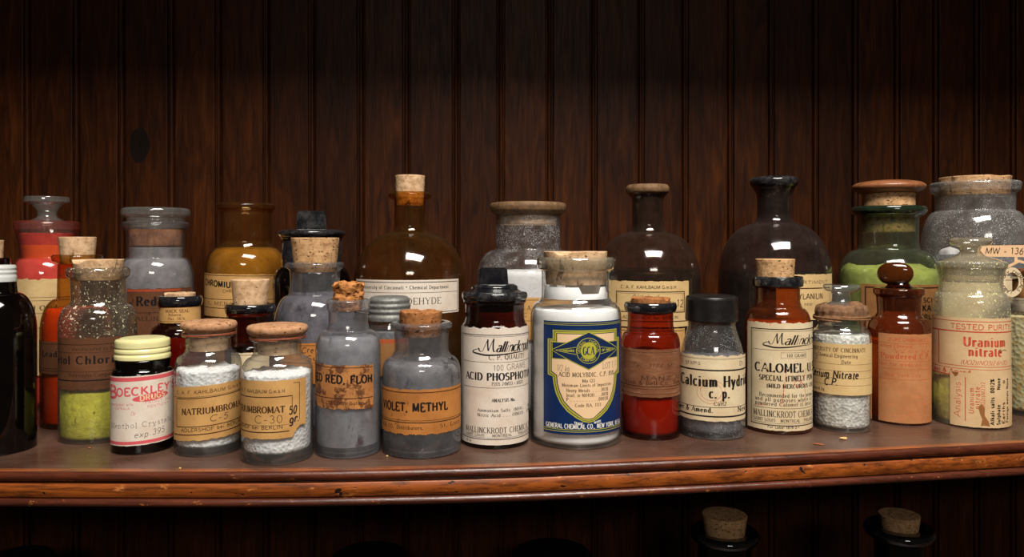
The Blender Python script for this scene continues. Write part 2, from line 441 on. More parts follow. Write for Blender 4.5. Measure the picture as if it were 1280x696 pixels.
X = 0.64
GL = {
    'A': (.80, [[(0, 0), (.4, 1)], [(.4, 1), (.8, 0)], [(.14, .34), (.66, .34)]]),
    'B': (.66, [[(.1, 0), (.1, 1)], [(.1, 1), (.34, 1)] + arc(.34, .76, .24, .24, 90, -90) + [(.1, .52)], [(.1, .52), (.36, .52)] + arc(.36, .26, .28, .26, 90, -90) + [(.1, 0)]]),
    'C': (.74, [arc(.4, .5, .38, .5, 48, 312, 14)]),
    'D': (.78, [[(.1, 0), (.1, 1)], [(.1, 1), (.32, 1)] + arc(.32, .5, .42, .5, 90, -90, 12) + [(.1, 0)]]),
    'E': (.64, [[(.1, 0), (.1, 1)], [(.1, 1), (.6, 1), (.6, .84)], [(.1, .52), (.48, .52)], [(.1, 0), (.62, 0), (.62, .18)]]),
    'F': (.60, [[(.1, 0), (.1, 1)], [(.1, 1), (.58, 1), (.58, .84)], [(.1, .52), (.46, .52)]]),
    'G': (.78, [arc(.4, .5, .38, .5, 48, 330, 14), [(.72, .05), (.72, .42)], [(.5, .42), (.8, .42)]]),
    'H': (.78, [[(.1, 0), (.1, 1)], [(.68, 0), (.68, 1)], [(.1, .52), (.68, .52)]]),
    'I': (.26, [[(.13, 0), (.13, 1)]]),
    'J': (.5, [[(.38, 1), (.38, .24)] + arc(.2, .24, .18, .24, 0, -170, 6)]),
    'K': (.76, [[(.1, 0), (.1, 1)], [(.12, .42), (.66, 1)], [(.28, .56), (.72, 0)]]),
    'L': (.60, [[(.1, 0), (.1, 1)], [(.1, 0), (.58, 0), (.58, .2)]]),
    'M': (.94, [[(.1, 0), (.12, 1)], [(.12, 1), (.47, .08)], [(.47, .08), (.82, 1)], [(.84, 0), (.82, 1)]]),
    'N': (.80, [[(.1, 0), (.1, 1)], [(.1, 1), (.70, 0)], [(.70, 0), (.70, 1)]]),
    'O': (.80, [arc(.4, .5, .38, .5, 0, 360, 20)]),
    'P': (.64, [[(.1, 0), (.1, 1)], [(.1, 1), (.34, 1)] + arc(.34, .74, .28, .26, 90, -90) + [(.1, .48)]]),
    'Q': (.80, [arc(.4, .5, .38, .5, 0, 360, 20), [(.45, .2), (.75, -.12)]]),
    'R': (.74, [[(.1, 0), (.1, 1)], [(.1, 1), (.34, 1)] + arc(.34, .75, .27, .25, 90, -90) + [(.1, .5)], [(.36, .5), (.7, 0)]]),
    'S': (.60, [arc(.3, .75, .23, .25, 30, 240, 8) + arc(.3, .26, .26, .26, 75, -150, 10)]),
    'T': (.70, [[(.35, 0), (.35, 1)], [(.04, .84), (.04, 1), (.66, 1), (.66, .84)]]),
    'U': (.78, [[(.1, 1), (.1, .32)] + arc(.39, .32, .29, .32, 180, 360, 10) + [(.68, 1)]]),
    'V': (.76, [[(0.02, 1), (.38, 0)], [(.38, 0), (.74, 1)]]),
    'W': (1.0, [[(0.02, 1), (.27, 0)], [(.27, 0), (.5, .9)], [(.5, .9), (.74, 0)], [(.74, 0), (.98, 1)]]),
    'X': (.74, [[(.04, 1), (.7, 0)], [(.04, 0), (.7, 1)]]),
    'Y': (.72, [[(.02, 1), (.36, .48)], [(.36, .48), (.7, 1)], [(.36, 0), (.36, .48)]]),
    'Z': (.66, [[(.06, .84), (.06, 1), (.6, 1)], [(.6, 1), (.05, 0)], [(.05, 0), (.62, 0), (.62, .18)]]),
    'a': (.52, [arc(.24, .48, .17, .16, 160, 0, 6) + [(.42, .08), (.5, 0)], [(.42, .38)] + arc(.24, .18, .2, .18, 80, 350, 10)]),
    'b': (.56, [[(.1, 1), (.1, 0)], arc(.28, .32, .2, .32, 160, -160, 14)]),
    'c': (.48, [arc(.27, .32, .23, .32, 45, 315, 12)]),
    'd': (.56, [[(.46, 1), (.46, 0)], arc(.28, .32, .21, .32, 20, 340, 14)]),
    'e': (.52, [[(.06, .36), (.46, .36)] + arc(.26, .32, .21, .32, 8, 315, 14)]),
    'f': (.36, [[(.15, 0), (.15, .8)] + arc(.28, .8, .13, .2, 180, 50, 5), [(.0, X), (.32, X)]]),
    'g': (.54, [arc(.26, .34, .2, .3, 0, 360, 14), [(.45, .6), (.45, -.12)] + arc(.26, -.12, .19, .18, 0, -160, 7)]),
    'h': (.58, [[(.1, 0), (.1, 1)], [(.1, .46)] + arc(.29, .44, .18, .2, 160, 0, 7) + [(.47, 0)]]),
    'i': (.24, [[(.12, 0), (.12, X)], [(.12, .84), (.12, .93)]]),
    'j': (.26, [[(.14, X), (.14, -.2), (0, -.28)], [(.14, .84), (.14, .93)]]),
    'k': (.56, [[(.1, 0), (.1, 1)], [(.12, .26), (.46, X)], [(.24, .38), (.52, 0)]]),
    'l': (.24, [[(.12, 0), (.12, 1)]]),
    'm': (.86, [[(.1, 0), (.1, X)], [(.1, .46)] + arc(.26, .44, .16, .2, 150, 0, 6) + [(.42, 0)], [(.42, .46)] + arc(.59, .44, .16, .2, 150, 0, 6) + [(.75, 0)]]),
    'n': (.58, [[(.1, 0), (.1, X)], [(.1, .46)] + arc(.29, .44, .18, .2, 150, 0, 6) + [(.47, 0)]]),
    'o': (.54, [arc(.27, .32, .22, .32, 0, 360, 16)]),
    'p': (.56, [[(.1, -.3), (.1, X)], arc(.28, .32, .2, .32, 160, -160, 14)]),
    'q': (.56, [[(.46, -.3), (.46, X)], arc(.28, .32, .2, .32, 20, 340, 14)]),
    'r': (.42, [[(.1, 0), (.1, X)], [(.1, .44), (.22, .62), (.36, .62), (.38, .5)]]),
    's': (.44, [arc(.22, .48, .15, .16, 30, 240, 7) + arc(.22, .16, .18, .16, 75, -150, 8)]),
    't': (.36, [[(.15, .86), (.15, .1), (.22, 0), (.34, .06)], [(.02, X), (.32, X)]]),
    'u': (.58, [[(.1, X), (.1, .2)] + arc(.28, .2, .18, .2, 180, 340, 7), [(.47, 0), (.47, X)]]),
    'v': (.52, [[(.03, X), (.26, 0)], [(.26, 0), (.49, X)]]),
    'w': (.76, [[(.03, X), (.2, 0)], [(.2, 0), (.38, .56)], [(.38, .56), (.56, 0)], [(.56, 0), (.73, X)]]),
    'x': (.52, [[(.04, X), (.48, 0)], [(.04, 0), (.48, X)]]),
    'y': (.52, [[(.03, X), (.26, 0)], [(.49, X), (.16, -.28), (.04, -.26)]]),
    'z': (.48, [[(.05, .6), (.42, .62), (.04, 0), (.44, .02)]]),
    '0': (.56, [arc(.28, .5, .22, .5, 0, 360, 16)]), '1': (.4, [[(.22, 0), (.22, 1)], [(.08, .84), (.22, 1)]]),
    '2': (.56, [arc(.28, .73, .21, .27, 160, -35, 9) + [(.05, 0)], [(.05, 0), (.5, 0)]]),
    '3': (.54, [arc(.26, .76, .19, .24, 150, -80, 8), arc(.26, .27, .22, .27, 80, -150, 9)]),
    '4': (.58, [[(.42, 0), (.42, 1)], [(.42, 1), (.04, .3), (.54, .3)]]),
    '5': (.54, [[(.46, 1), (.12, 1), (.1, .55)] + arc(.26, .32, .22, .32, 110, -150, 10)]),
    '6': (.56, [arc(.28, .3, .22, .3, 0, 360, 14), [(.07, .36), (.16, .8), (.42, 1)]]),
    '7': (.52, [[(.05, 1), (.48, 1), (.18, 0)]]),
    '8': (.56, [arc(.28, .76, .18, .24, 0, 360, 12), arc(.28, .27, .23, .27, 0, 360, 14)]),
    '9': (.56, [arc(.28, .7, .22, .3, 0, 360, 14), [(.49, .64), (.4, .2), (.14, 0)]]),
    '.': (.24, [[(.1, 0), (.1, .1)]]), ',': (.24, [[(.12, .08), (.06, -.16)]]), "'": (.2, [[(.1, 1), (.07, .75)]]),
    '-': (.4, [[(.06, .38), (.34, .38)]]), '&': (.76, [[(.72, 0), (.2, .78)] + arc(.32, .84, .14, .15, 180, -20, 7) + [(.1, .4)] + arc(.3, .24, .25, .24, 150, 330, 8) + [(.68, .5)]]),
    '(': (.32, [arc(.36, .4, .24, .62, 125, 235, 7)]), ')': (.32, [arc(-.04, .4, .24, .62, 55, -55, 7)]),
    '*': (.4, [[(.2, .85), (.2, .45)], [(.04, .75), (.36, .55)], [(.36, .75), (.04, .55)]]), '+': (.5, [[(.05, .4), (.45, .4)], [(.25, .2), (.25, .6)]]),
    '%': (.7, [arc(.17, .78, .12, .18, 0, 360, 8), arc(.52, .2, .12, .18, 0, 360, 8), [(.1, 0), (.6, 1)]]),
    '/': (.4, [[(.02, 0), (.38, 1)]]), ':': (.24, [[(.1, 0), (.1, .1)], [(.1, .45), (.1, .55)]]), ' ': (.36, []),
}
STYLES = {   # weight, contrast, serif, shear, spacing, jitter
    'roman': (.14, .42, True, 0, .20, 0), 'bold': (.22, .36, True, 0, .22, 0), 'cond': (.20, .40, True, 0, .16, 0),
    'sans': (.13, 1, False, 0, .14, 0), 'gothic': (.21, .8, False, 0, .20, 0), 'type': (.10, 1, True, 0, .16, .03),
    'hand': (.10, 1, False, .12, .12, .07), 'handb': (.15, 1, False, .15, .12, .06), 'script': (.14, .30, False, .42, .03, 0), 'ital': (.12, .5, False, .25, .08, 0),
}


def text_width(s, sp):
    return sum(GL.get(c, GL['o'])[0] + sp for c in s) - sp


class Vessel:
    """one bottle; every outline is given in photo pixels round its axis and scaled to the vessel's own distance"""
    def __init__(self, name, label, ax, r, Z=None, yb=None, cat='bottle', group=None, base=0.0):
        self.c = math.cos(math.atan((ax - 640) / F))
        if Z is None:
            Z = EYE * F / (yb - YH) / (1 - r / F * self.c)
        self.ax, self.Z, self.rp, self.base = ax, Z, r, base
        self.s = Z / F
        self.sr = self.s * self.c
        self.R = r * self.sr
        x = (ax - 640) / F * Z
        o = bpy.data.objects.new(name, None)
        o.empty_display_size = 0.02
        COL.objects.link(o)
        o.location = (x, Z, base)
        o.rotation_euler = (0, 0, -math.atan2(x, Z))
        tag(o, label, cat, group)
        self.o = o

    def z(self, y):
        return 0.0 if y is None else EYE - self.base - (y - YH) * self.s

    def conv(self, pts):
        out = []
        for p in pts:
            rad = p[2] * self.sr if len(p) > 2 and p[2] is not None else None
            out.append((p[0] * self.sr, self.z(p[1]), rad))
        return out

    def lathe(self, name, pts, mat, parent=None, rd=1.5, seg=64, fn=None, **kw):
        pr = rounded(self.conv(pts), rd * self.sr)
        return revolve(name, pr, mat, parent or self.o, seg, fn, **kw)

    def glass(self, outer, lip, mat, wall=2.2, base=5.0, name='glass_body'):
        """outer: wall outline from the base up; lip: the rim outline above it"""
        if len(outer[1]) > 2 and outer[1][2] >= 10:      # a round shoulder up to the next point
            (ra, ya, _), (rb, yb_) = outer[1], outer[2][:2]
            ya += .15 * (ya - yb_)
            outer = [outer[0]] + [(rb + (ra - rb) * math.cos(PI / 2 * t / 10), ya - (ya - yb_) * math.sin(PI / 2 * t / 10), 0) for t in range(10)] + outer[2:]
        self.wall, self.bt, self.outer = wall, base, outer
        w = wall * self.sr
        O = self.conv(outer)
        r0 = O[0][0]
        pts = [(0, 0.0012, 0), (r0 * 0.82, 0.0012, None), (r0 * 0.86, 0, None), (r0, 0, 2.5 * self.sr)] + O[1:] + self.conv(lip)
        neck = min(O[-1][0], pts[-1][0]) - w
        inner = [(neck, pts[-1][1], None)]
        for p in reversed(O[1:]):
            inner.append((max(p[0] - w, 0.002), p[1] - (w * 0.4), p[2]))
        inner.append((r0 - w, base * self.sr, 5 * self.sr))
        inner.append((0, base * self.sr, 0))
        self.inner = rounded(list(reversed(inner)), 1.5 * self.sr)
        o1 = rounded(pts, 1.5 * self.sr)
        prof = o1 + rounded(inner, 1.5 * self.sr)
        o = revolve(name, prof, [mat, G_INNER], self.o, 72)
        nf = 72 * (len(o1) - 1)
        o.data.polygons.foreach_set('material_index', [0 if i < nf else 1 for i in range(len(o.data.polygons))])
        return o

    def fill(self, name, ytop, mat, lump=0.0, ybot=None, gap=0.5, seed=1, freq=3.0, mound=0.0):
        zt = self.z(ytop)
        zb = (self.bt + 0.4) * self.sr if ybot is None else self.z(ybot)
        g = gap * self.sr
        prof = [(0, zb)]
        last = None
        for r, z in self.inner:
            if z < zb + 1e-6:
                last = (r, z)
                continue
            if z > zt:
                if last and z > last[1]:
                    k = (zt - last[1]) / (z - last[1])
                    r = last[0] + (r - last[0]) * k
                break
            if len(prof) == 1:
                prof.append((max(0.001, r - g), zb))
            prof.append((max(0.001, r - g), z))
            last = (r, z)
        if len(prof) == 1:
            prof.append((max(0.001, r - g), zb))
        prof.append((max(0.001, r - g), zt))
        rt = prof[-1][0]
        n0 = len(prof)
        for k in (0.85, 0.7, 0.5, 0.3, 0.12):
            prof.append((rt * k, zt))
        prof.append((0, zt))
        L = lump * self.s

        def fn(r, z, a, i):
            if i >= n0 - 1 and (L or mound):
                p = Vector((math.sin(a) * r / max(rt, 1e-4) * freq, math.cos(a) * r / max(rt, 1e-4) * freq, seed * 3.3))
                z += L * (noise.noise(p) + 0.5 * noise.noise(p * 2.7) + 0.3 * noise.noise(p * 7)) + mound * self.s * (1 - (r / rt) ** 2)
                if i == n0 - 1:
                    z = max(z, prof[max(0, n0 - 2)][1] + 1e-5)
            return r, z
        return revolve(name, prof, mat, self.o, 72, fn)

    def sediment(self, yfront, mat, name='dark_sediment', gap=.3):
        zt = EYE - self.base - (yfront - YH) * (self.Z - self.R) / F
        r = self.R - (self.wall - gap) * self.sr
        zb = (self.bt + .2) * self.sr if name == 'dark_sediment' else .0016
        pr = rounded([(0, zb, 0), (r * .93, zb, .002), (r, zb + .003, .002), (r, zt, .0005), (0, zt, 0)], .001)
        return revolve(name, pr, mat, self.o, 64)

    def cork(self, ytop, ybot, rt, rb, mat, name='cork', rough=0.35, chip=0.0, seed=0, parent=None, off=(0, 0), rd=1.2, crumble=False):
        n = 6
        pts = [(0, ybot), (rb, ybot)] + [(rb + (rt - rb) * k / n, ybot + (ytop - ybot) * k / n) for k in range(1, n)] + [(rt, ytop), (rt * .66, ytop), (rt * .33, ytop), (0, ytop)]
        pr = rounded(self.conv(pts), rd * self.sr)
        zt = pr[-1][1]
        H = zt - pr[0][1]
        s = self.sr

        def fn(r, z, a, i):
            p = Vector((math.sin(a) * 2.0, math.cos(a) * 2.0, z * 160 + seed * 5.1))
            k = noise.noise(p) * rough * s + noise.noise(p * 3.1) * rough * 0.6 * s
            if crumble:
                k = noise.noise(p * 0.8) * 3.0 * s + noise.noise(p * 2.2) * 1.6 * s
                if z > zt - H * 0.35:
                    z += (noise.noise(Vector((math.sin(a) * 1.6 * r / (rt * s), math.cos(a) * 1.6 * r / (rt * s), seed))) - 0.1) * 5 * s
            if chip and z > zt - H * 0.6:
                c = noise.noise(Vector((math.sin(a) * 1.7, math.cos(a) * 1.7, seed * 2.2)))
                if c > 0.12:
                    z -= chip * s * min(1, (c - 0.12) * 5) * (r / (rt * s))
            return (r + k * min(1, r / (rt * s * 0.5)) if r > 0 else 0), z
        return revolve(name, pr, mat, parent or self.o, 72, fn, off=(off[0] * s, off[1] * s))

    def twine(self, y, r, mat, turns=2, thick=1.0, name='twine', amp=0.6):
        pts = []
        n = 48 * turns
        for i in range(n + 1):
            a = 2 * PI * i / 48
            yy = y + (i / n - .5) * turns * thick * 1.7 + math.sin(a * 1.3 + 1) * amp
            rr = (r + 0.25 * math.sin(a * 5)) * self.sr
            pts.append((rr * math.sin(a), -rr * math.cos(a), self.z(yy)))
        return tube(name, pts, thick * self.sr, mat, self.o)


class Label:
    """a sheet of paper pasted round a vessel, its print laid on it; positions are photo pixels"""
    def __init__(self, v, x0, x1, yt, yb, mat, r=None, torn=(0, 0), skew=0.0, a0=None, a1=None, name='paper_label', notch=None, seed=0, lift=0.0, label=None, side=0):
        self.v = v
        self.r = r or v.rp
        self.mats, self.V, self.Fc, self.fm = [mat], [], [], []
        self.skew = skew
        self.lift = lift
        self.a0 = math.radians(a0) if a0 is not None else self.ang(x0)
        self.a1 = math.radians(a1) if a1 is not None else self.ang(x1)
        self.name = name
        self.yt, self.yb = yt, yb
        self.label = label
        n = max(16, int((self.a1 - self.a0) * self.r * 0.9))
        nv = 14
        cols = []
        for i in range(n + 1):
            a = self.a0 + (self.a1 - self.a0) * i / n
            q = a * self.r
            jt = torn[0] * (noise.noise(Vector((q * .13, seed, 1))) + .6 * noise.noise(Vector((q * .5, seed, 2)))) * 2
            jb = torn[1] * (noise.noise(Vector((q * .13, seed, 5))) + .6 * noise.noise(Vector((q * .5, seed, 7)))) * 2
            t, b = yt + jt, yb + jb
            if notch:
                dt, db = notch(i / n)
                t += dt
                b -= db
            col = []
            for k in range(nv + 1):
                aa = a
                if side and i in (0, n):
                    aa += side / self.r * noise.noise(Vector((k * .7, seed, 11 + i)))
                col.append(self.vert(aa, t + (b - t) * k / nv, 0))
            cols.append(col)
        for c0, c1 in zip(cols, cols[1:]):
            for k in range(nv):
                self.face((c0[k], c0[k + 1], c1[k + 1], c1[k]), 0)

    def ang(self, x):
        return math.asin(max(-.997, min(.997, (x - self.v.ax) / self.r)))

    def vert(self, a, y, layer):
        R = self.r * self.v.sr + 0.00018 + self.lift + layer * 0.00006
        z = EYE - self.v.base - (y + self.skew * a * self.r - YH) * (self.v.Z - R) / F
        self.V.append((R * math.sin(a), -R * math.cos(a), z))
        return len(self.V) - 1

    def face(self, ids, mi):
        self.Fc.append(ids)
        self.fm.append(mi)

    def slot(self, m):
        if m not in self.mats:
            self.mats.append(m)
        return self.mats.index(m)

    def ribbon(self, pts, w0, mi, layer=1, wf=None):
        """pts in unrolled pixels (u, y)"""
        out = []
        for i, p in enumerate(pts):
            if i and abs(p[0] - pts[i - 1][0]) > 4:
                q = pts[i - 1]
                m = int(abs(p[0] - q[0]) / 3) + 1
                for k in range(1, m):
                    out.append((q[0] + (p[0] - q[0]) * k / m, q[1] + (p[1] - q[1]) * k / m))
            out.append(p)
        pts = out
        n = len(pts)
        prev = None
        for i, p in enumerate(pts):
            a, b = pts[max(0, i - 1)], pts[min(n - 1, i + 1)]
            dx, dy = b[0] - a[0], b[1] - a[1]
            L = math.hypot(dx, dy) or 1
            dx, dy = dx / L, dy / L
            w = (wf(dx, dy, n == 2) if wf else w0) / 2
            l = self.vert((p[0] - dy * w) / self.r, p[1] + dx * w, layer)
            r = self.vert((p[0] + dy * w) / self.r, p[1] - dx * w, layer)
            if prev:
                self.face((prev[0], prev[1], r, l), mi)
            prev = (l, r)

    def line(self, x0, y0, x1, y1, w, m, layer=1):
        self.ribbon([(self.ang(x0) * self.r, y0), (self.ang(x1) * self.r, y1)], w, self.slot(m), layer)

    def box(self, x0, y0, x1, y1, w, m, layer=1):
        h = w / 2
        for q in ((x0, y0, x1, y0), (x0, y1, x1, y1), (x0, y0 - h, x0, y1 + h), (x1, y0 - h, x1, y1 + h)):
            self.line(*q, w, m, layer)

    def curve(self, pts, w, m, layer=1, contrast=1.0):
        P = [(self.ang(x) * self.r, y) for x, y in pts]
        # smooth with Catmull-Rom
        out = []
        for i in range(len(P) - 1):
            p0, p1, p2, p3 = P[max(0, i - 1)], P[i], P[i + 1], P[min(len(P) - 1, i + 2)]
            for k in range(6):
                t = k / 6
                out.append(tuple(.5 * (2 * p1[j] + (p2[j] - p0[j]) * t + (2 * p0[j] - 5 * p1[j] + 4 * p2[j] - p3[j]) * t * t + (3 * p1[j] - p0[j] - 3 * p2[j] + p3[j]) * t ** 3) for j in (0, 1)))
        out.append(P[-1])
        wf = (lambda dx, dy, st: w * (contrast + (1 - contrast) * abs(dy))) if contrast < 1 else None
        self.ribbon(out, w, self.slot(m), layer, wf)

    def fill(self, poly, m, layer=1, step=1.0, design=None):
        """fill a polygon given in unrolled pixels (u, y) by thin columns"""
        mi = self.slot(m)
        us = [p[0] for p in poly]
        u = min(us)
        end = max(us)
        n = max(2, int((end - u) / step))
        e = (end - u) * 1e-4

        def cuts(x):
            ys = []
            for p, q in zip(poly, poly[1:] + poly[:1]):
                if (p[0] <= x) != (q[0] <= x):
                    ys.append(p[1] + (q[1] - p[1]) * (x - p[0]) / (q[0] - p[0]))
            return sorted(ys)
        knots = sorted(set([u + (end - u) * i / n for i in range(n + 1)] + us))
        for a, b in zip(knots, knots[1:]):
            if b - a < 1e-6:
                continue
            ya, yb = cuts(a + e if b - a > 2 * e else (a + b) / 2), cuts(b - e if b - a > 2 * e else (a + b) / 2)
            if len(ya) != len(yb):
                ya = yb = cuts((a + b) / 2)
            for k in range(0, len(ya) - 1, 2):
                nseg = 1
                self.face((self.vert(a / self.r, ya[k], layer), self.vert(a / self.r, ya[k + 1], layer),
                           self.vert(b / self.r, yb[k + 1], layer), self.vert(b / self.r, yb[k], layer)), mi)

    def text(self, s, x0, x1, y, h, style, m, pre='', post='', layer=1, weight=None, rise=0.0, wob=0.0):
        W, con, serif, shear, sp, jit = STYLES[style]
        W *= 1.22
        if weight:
            W = weight
        u0, u1 = self.ang(x0) * self.r, self.ang(x1) * self.r
        k = (u1 - u0) / text_width(s, sp)
        if pre:
            u0 -= (text_width(pre, sp) + sp) * k
        cu = u0
        y = y + rise * 0
        mi = self.slot(m)
        hk = min(h, k * 1.1)
        thick = max(W * hk, .55)
        thin = max(W * con * hk, .42)
        lo, hi = self.a0 * self.r, self.a1 * self.r
        rnd = random.Random(s + style)
        for ch in pre + s + post:
            gw, st = GL.get(ch, GL['o'])
            if cu >= lo - .5 and cu + gw * k <= hi + .5:
                jy = rnd.uniform(-jit, jit) * h
                jr = rnd.uniform(-jit, jit)
                for q in st:
                    pts = [(cu + (px + (shear + jr) * py) * k, y + jy - py * h - rise * (cu - u0)) for px, py in q]

                    def wf(dx, dy, straight):
                        if con >= 1:
                            return thick
                        v = abs(dy)
                        t = thin + (thick - thin) * v ** 1.4
                        if straight and v > .3 and dx * dy < -.12 * 1:
                            t = thin * 1.15
                        return t
                    self.ribbon(pts, thick, mi, layer, wf)
                    if serif and len(q) == 2 and abs(q[0][0] - q[1][0]) < abs(q[0][1] - q[1][1]):
                        for px, py in q:
                            if min(abs(py - t) for t in (0, 1, X, -.3)) < .01 and not (ch in 'itfAMNVWv' and py not in (0, 1, X)):
                                if ch in 'AMNV' and abs(px - .4) < .08 and len(st) > 1:
                                    continue
                                l_, r_ = (-.13, .13)
                                if ch.islower() and py in (1, X) and ch not in 'vwxyk':
                                    r_ = .03
                                self.ribbon([(cu + (px + l_) * k, y + jy - py * h), (cu + (px + r_) * k, y + jy - py * h)], max(thin, W * .35 * hk), mi, layer)
            cu += (gw + sp) * k

    def arc_text(self, s, cu, cy, rad, a_start, a_end, h, m, layer=3, flip=False):
        """letters round a circle"""
        mi = self.slot(m)
        n = len(s)
        for i, ch in enumerate(s):
            a = math.radians(a_start + (a_end - a_start) * (i + .5) / n)
            ox, oy = cu + rad * math.cos(a), cy - rad * math.sin(a)
            rx, ry = (math.sin(a), math.cos(a))
            ux, uy = (math.cos(a), -math.sin(a))
            if flip:
                rx, ry, ux, uy = -rx, -ry, -ux, -uy
            gw, st = GL.get(ch, GL['o'])
            for q in st:
                pts = []
                for px, py in q:
                    lx, ly = (px - gw / 2) * h, (py - .5) * h
                    pts.append((ox + rx * lx + ux * ly, oy + ry * lx + uy * ly))
                self.ribbon(pts, max(.16 * h, .45), mi, layer)

    def done(self, parent=None):
        o = link_mesh(self.name, self.V, self.Fc, self.mats, parent or self.v.o, smooth=True, fmat=self.fm)
        if self.label:
            o['label'] = self.label
        return o


# ------------------------------------------------------------------ materials
M_WALL = wood_wall()
M_TOP = shelf_top()
M_NOSE = wood('dark_worn_nosing', (70, 32, 20), (98, 46, 26), 0.30, 0.0, 0.45, 0.15, wear=0.1, lo=0.45)
M_STRIP = wood('orange_oak_strip', (124, 60, 18), (160, 82, 25), 0.42, 0.03, 0.45, 0.1, wear=0.3, lo=0.22)
M_BEAD = wood('dark_bead_moulding', (70, 32, 20), (98, 48, 30), 0.26, 0.0, 0.5, 0.3, wear=0.2, lo=0.5)
M_BOARD = wood('dark_board', (48, 26, 14), (70, 38, 20), 0.5)
CORK = cork_mat('cork')
CORK_L = cork_mat('pale_cork', (214, 178, 140), (80, 45, 30), 0.33)
CORK_D = cork_mat('brown_cork', (170, 112, 66), (50, 28, 16), 0.38)
CORK_O = cork_mat('crumbly_cork', (190, 128, 72), (90, 45, 20), 0.44)
M_WOODCAP = cork_mat('flaking_wooden_cap', (186, 140, 104), (84, 50, 34), 0.36)
M_COVER = plain('torn_brown_paper', srgb(124, 92, 68), 0.9, 0.1, 0.35, 260, 0.0008)
G_BASE = glass('thick_base_glass', (.50, .54, .52, 1), 0.05, (150, 155, 150), edge=.4)
M_WOODLID = wood('glossy_brown_lid', (132, 82, 50), (158, 100, 64), 0.35, 0.0, 0.5, 0.3, lo=0.6)
M_RUST = plain('rusty_lid', (0.17, 0.095, 0.045, 1), 0.65, 0.3, 0.4, 160, 0.0006)
M_TWINE = plain('copper_twine', srgb(150, 74, 44), 0.5, 0.4, 0.4, 600, 0.0004)
M_TWINE2 = plain('brown_twine', srgb(130, 92, 62), 0.8, 0.2, 0.4, 600, 0.0004)
M_BLACK = plain('black_glass', (0.006, 0.006, 0.008, 1), 0.08, 0.6, 0.2, 60, 0, 0, 0.6, dust=0.10, dustcol=(120, 118, 114))
M_BLACKD = plain('dusty_black_glass', (0.007, 0.007, 0.009, 1), 0.14, 0.55, 0.2, 60, 0, 0, 0.4, dust=0.30, dustcol=(120, 118, 114))
M_PLASTIC = plain('black_plastic_cap', (0.008, 0.007, 0.007, 1), 0.34, 0.4, 0.2, 60, 0, 0, 0.0, dust=0.04)
G_BIGR = glass('clear_glass_grey_dust', (.86, .85, .84, 1), 0.17, (182, 180, 176), speck=0.32, speckcol=(225, 225, 224), spscale=1100, edge=.4)
M_CREAMCAP = plain('cream_enamel_cap', srgb(226, 220, 160), 0.35, 0.5, 0.05, 60, 0, 0, 0.2, dust=0.25, dustcol=(190, 170, 110))
M_WHITECAP = plain('white_enamel_cap', srgb(205, 208, 205), 0.3, 0.5, 0.05, 60, 0, 0, 0.2, dust=0.2)
M_ZINC = plain('zinc_lid', srgb(128, 128, 124), 0.55, 0.5, 0.3, 300, 0.0005, 0.5)

G_INNER = glass('inner_glass_face', (.985, .985, .985, 1), 0.0, edge=.8, gain=.5)
G_CLEAR = glass('clear_glass', (.985, .99, .985, 1), 0.05, (205, 200, 188), edge=.28, gain=1.7)
G_STOP = glass('stopper_glass', (.90, .92, .90, 1), 0.10, (200, 200, 196), edge=.25, gain=2.2)
G_STOPU = glass('beige_stopper_glass', (.92, .90, .84, 1), 0.24, (206, 192, 164), edge=.3, gain=1.8)
G_CALC = glass('clear_glass_grey_specks', (.88, .88, .88, 1), 0.10, (150, 148, 146), speck=0.24, speckcol=(220, 220, 222), spscale=1500, edge=.4)
G_URAN = glass('clear_glass_yellow_dust', (.94, .93, .84, 1), 0.17, (212, 206, 184), speck=0.30, speckcol=(226, 224, 150), spscale=520, edge=.4, lowz=.05)
G_CLEARD = glass('dusty_clear_glass', (.95, .96, .95, 1), 0.09, (160, 155, 150), edge=.3)
G_SPARK = glass('clear_glass_powder_dust', (.86, .84, .80, 1), 0.15, (140, 128, 112), speck=0.26, speckcol=(236, 232, 190), spscale=520, edge=.35, lowz=.046)
G_SALT = glass('clear_glass_salt_dust', (.88, .88, .88, 1), 0.07, (170, 168, 164), speck=0.42, speckcol=(225, 225, 228), spscale=1300, edge=.4)
G_GREYP = glass('clear_glass_violet_film', (.74, .73, .75, 1), 0.16, (152, 152, 154), edge=.22, stain=0.34, staincol=(48, 40, 48))
G_GREYB = glass('clear_glass_grey_film', (.82, .82, .84, 1), 0.16, (156, 156, 160), edge=.35, stain=0.18, staincol=(58, 50, 54))
G_GREYJ = glass('clear_glass_lead_film', (.86, .84, .84, 1), 0.13, (140, 136, 136), edge=.4)
G_AMBER = glass('amber_glass', (.62, .27, .060, 1), 0.03, (150, 100, 60), edge=.45)
G_AMBERF = glass('brown_filmed_amber_glass', (.60, .27, .08, 1), 0.20, (112, 56, 30), edge=.4)
G_AMBERL = glass('light_amber_glass', (.77, .50, .19, 1), 0.06, (150, 110, 60), edge=.42)
G_BROWN = glass('dark_brown_glass', (.30, .085, .020, 1), 0.008, (130, 100, 80), edge=.4)
G_BROWNX = glass('very_dark_brown_glass', (.09, .030, .015, 1), 0.008, (120, 100, 90), edge=.4)
G_BROWND = glass('dusty_brown_glass', (.66, .42, .24, 1), 0.055, (150, 122, 104), edge=.45)
G_BROWNE = glass('dusty_dark_brown_glass', (.46, .30, .23, 1), 0.065, (138, 116, 108), edge=.45)
G_RED = glass('red_amber_glass', (.58, .16, .05, 1), 0.03, (150, 70, 50), edge=.4)
G_GREEN = glass('green_glass', (.62, .66, .46, 1), 0.10, (128, 138, 112), edge=.2)
G_ROSE = glass('clear_glass_red_film', (.90, .74, .70, 1), 0.12, (190, 80, 70), edge=.4)

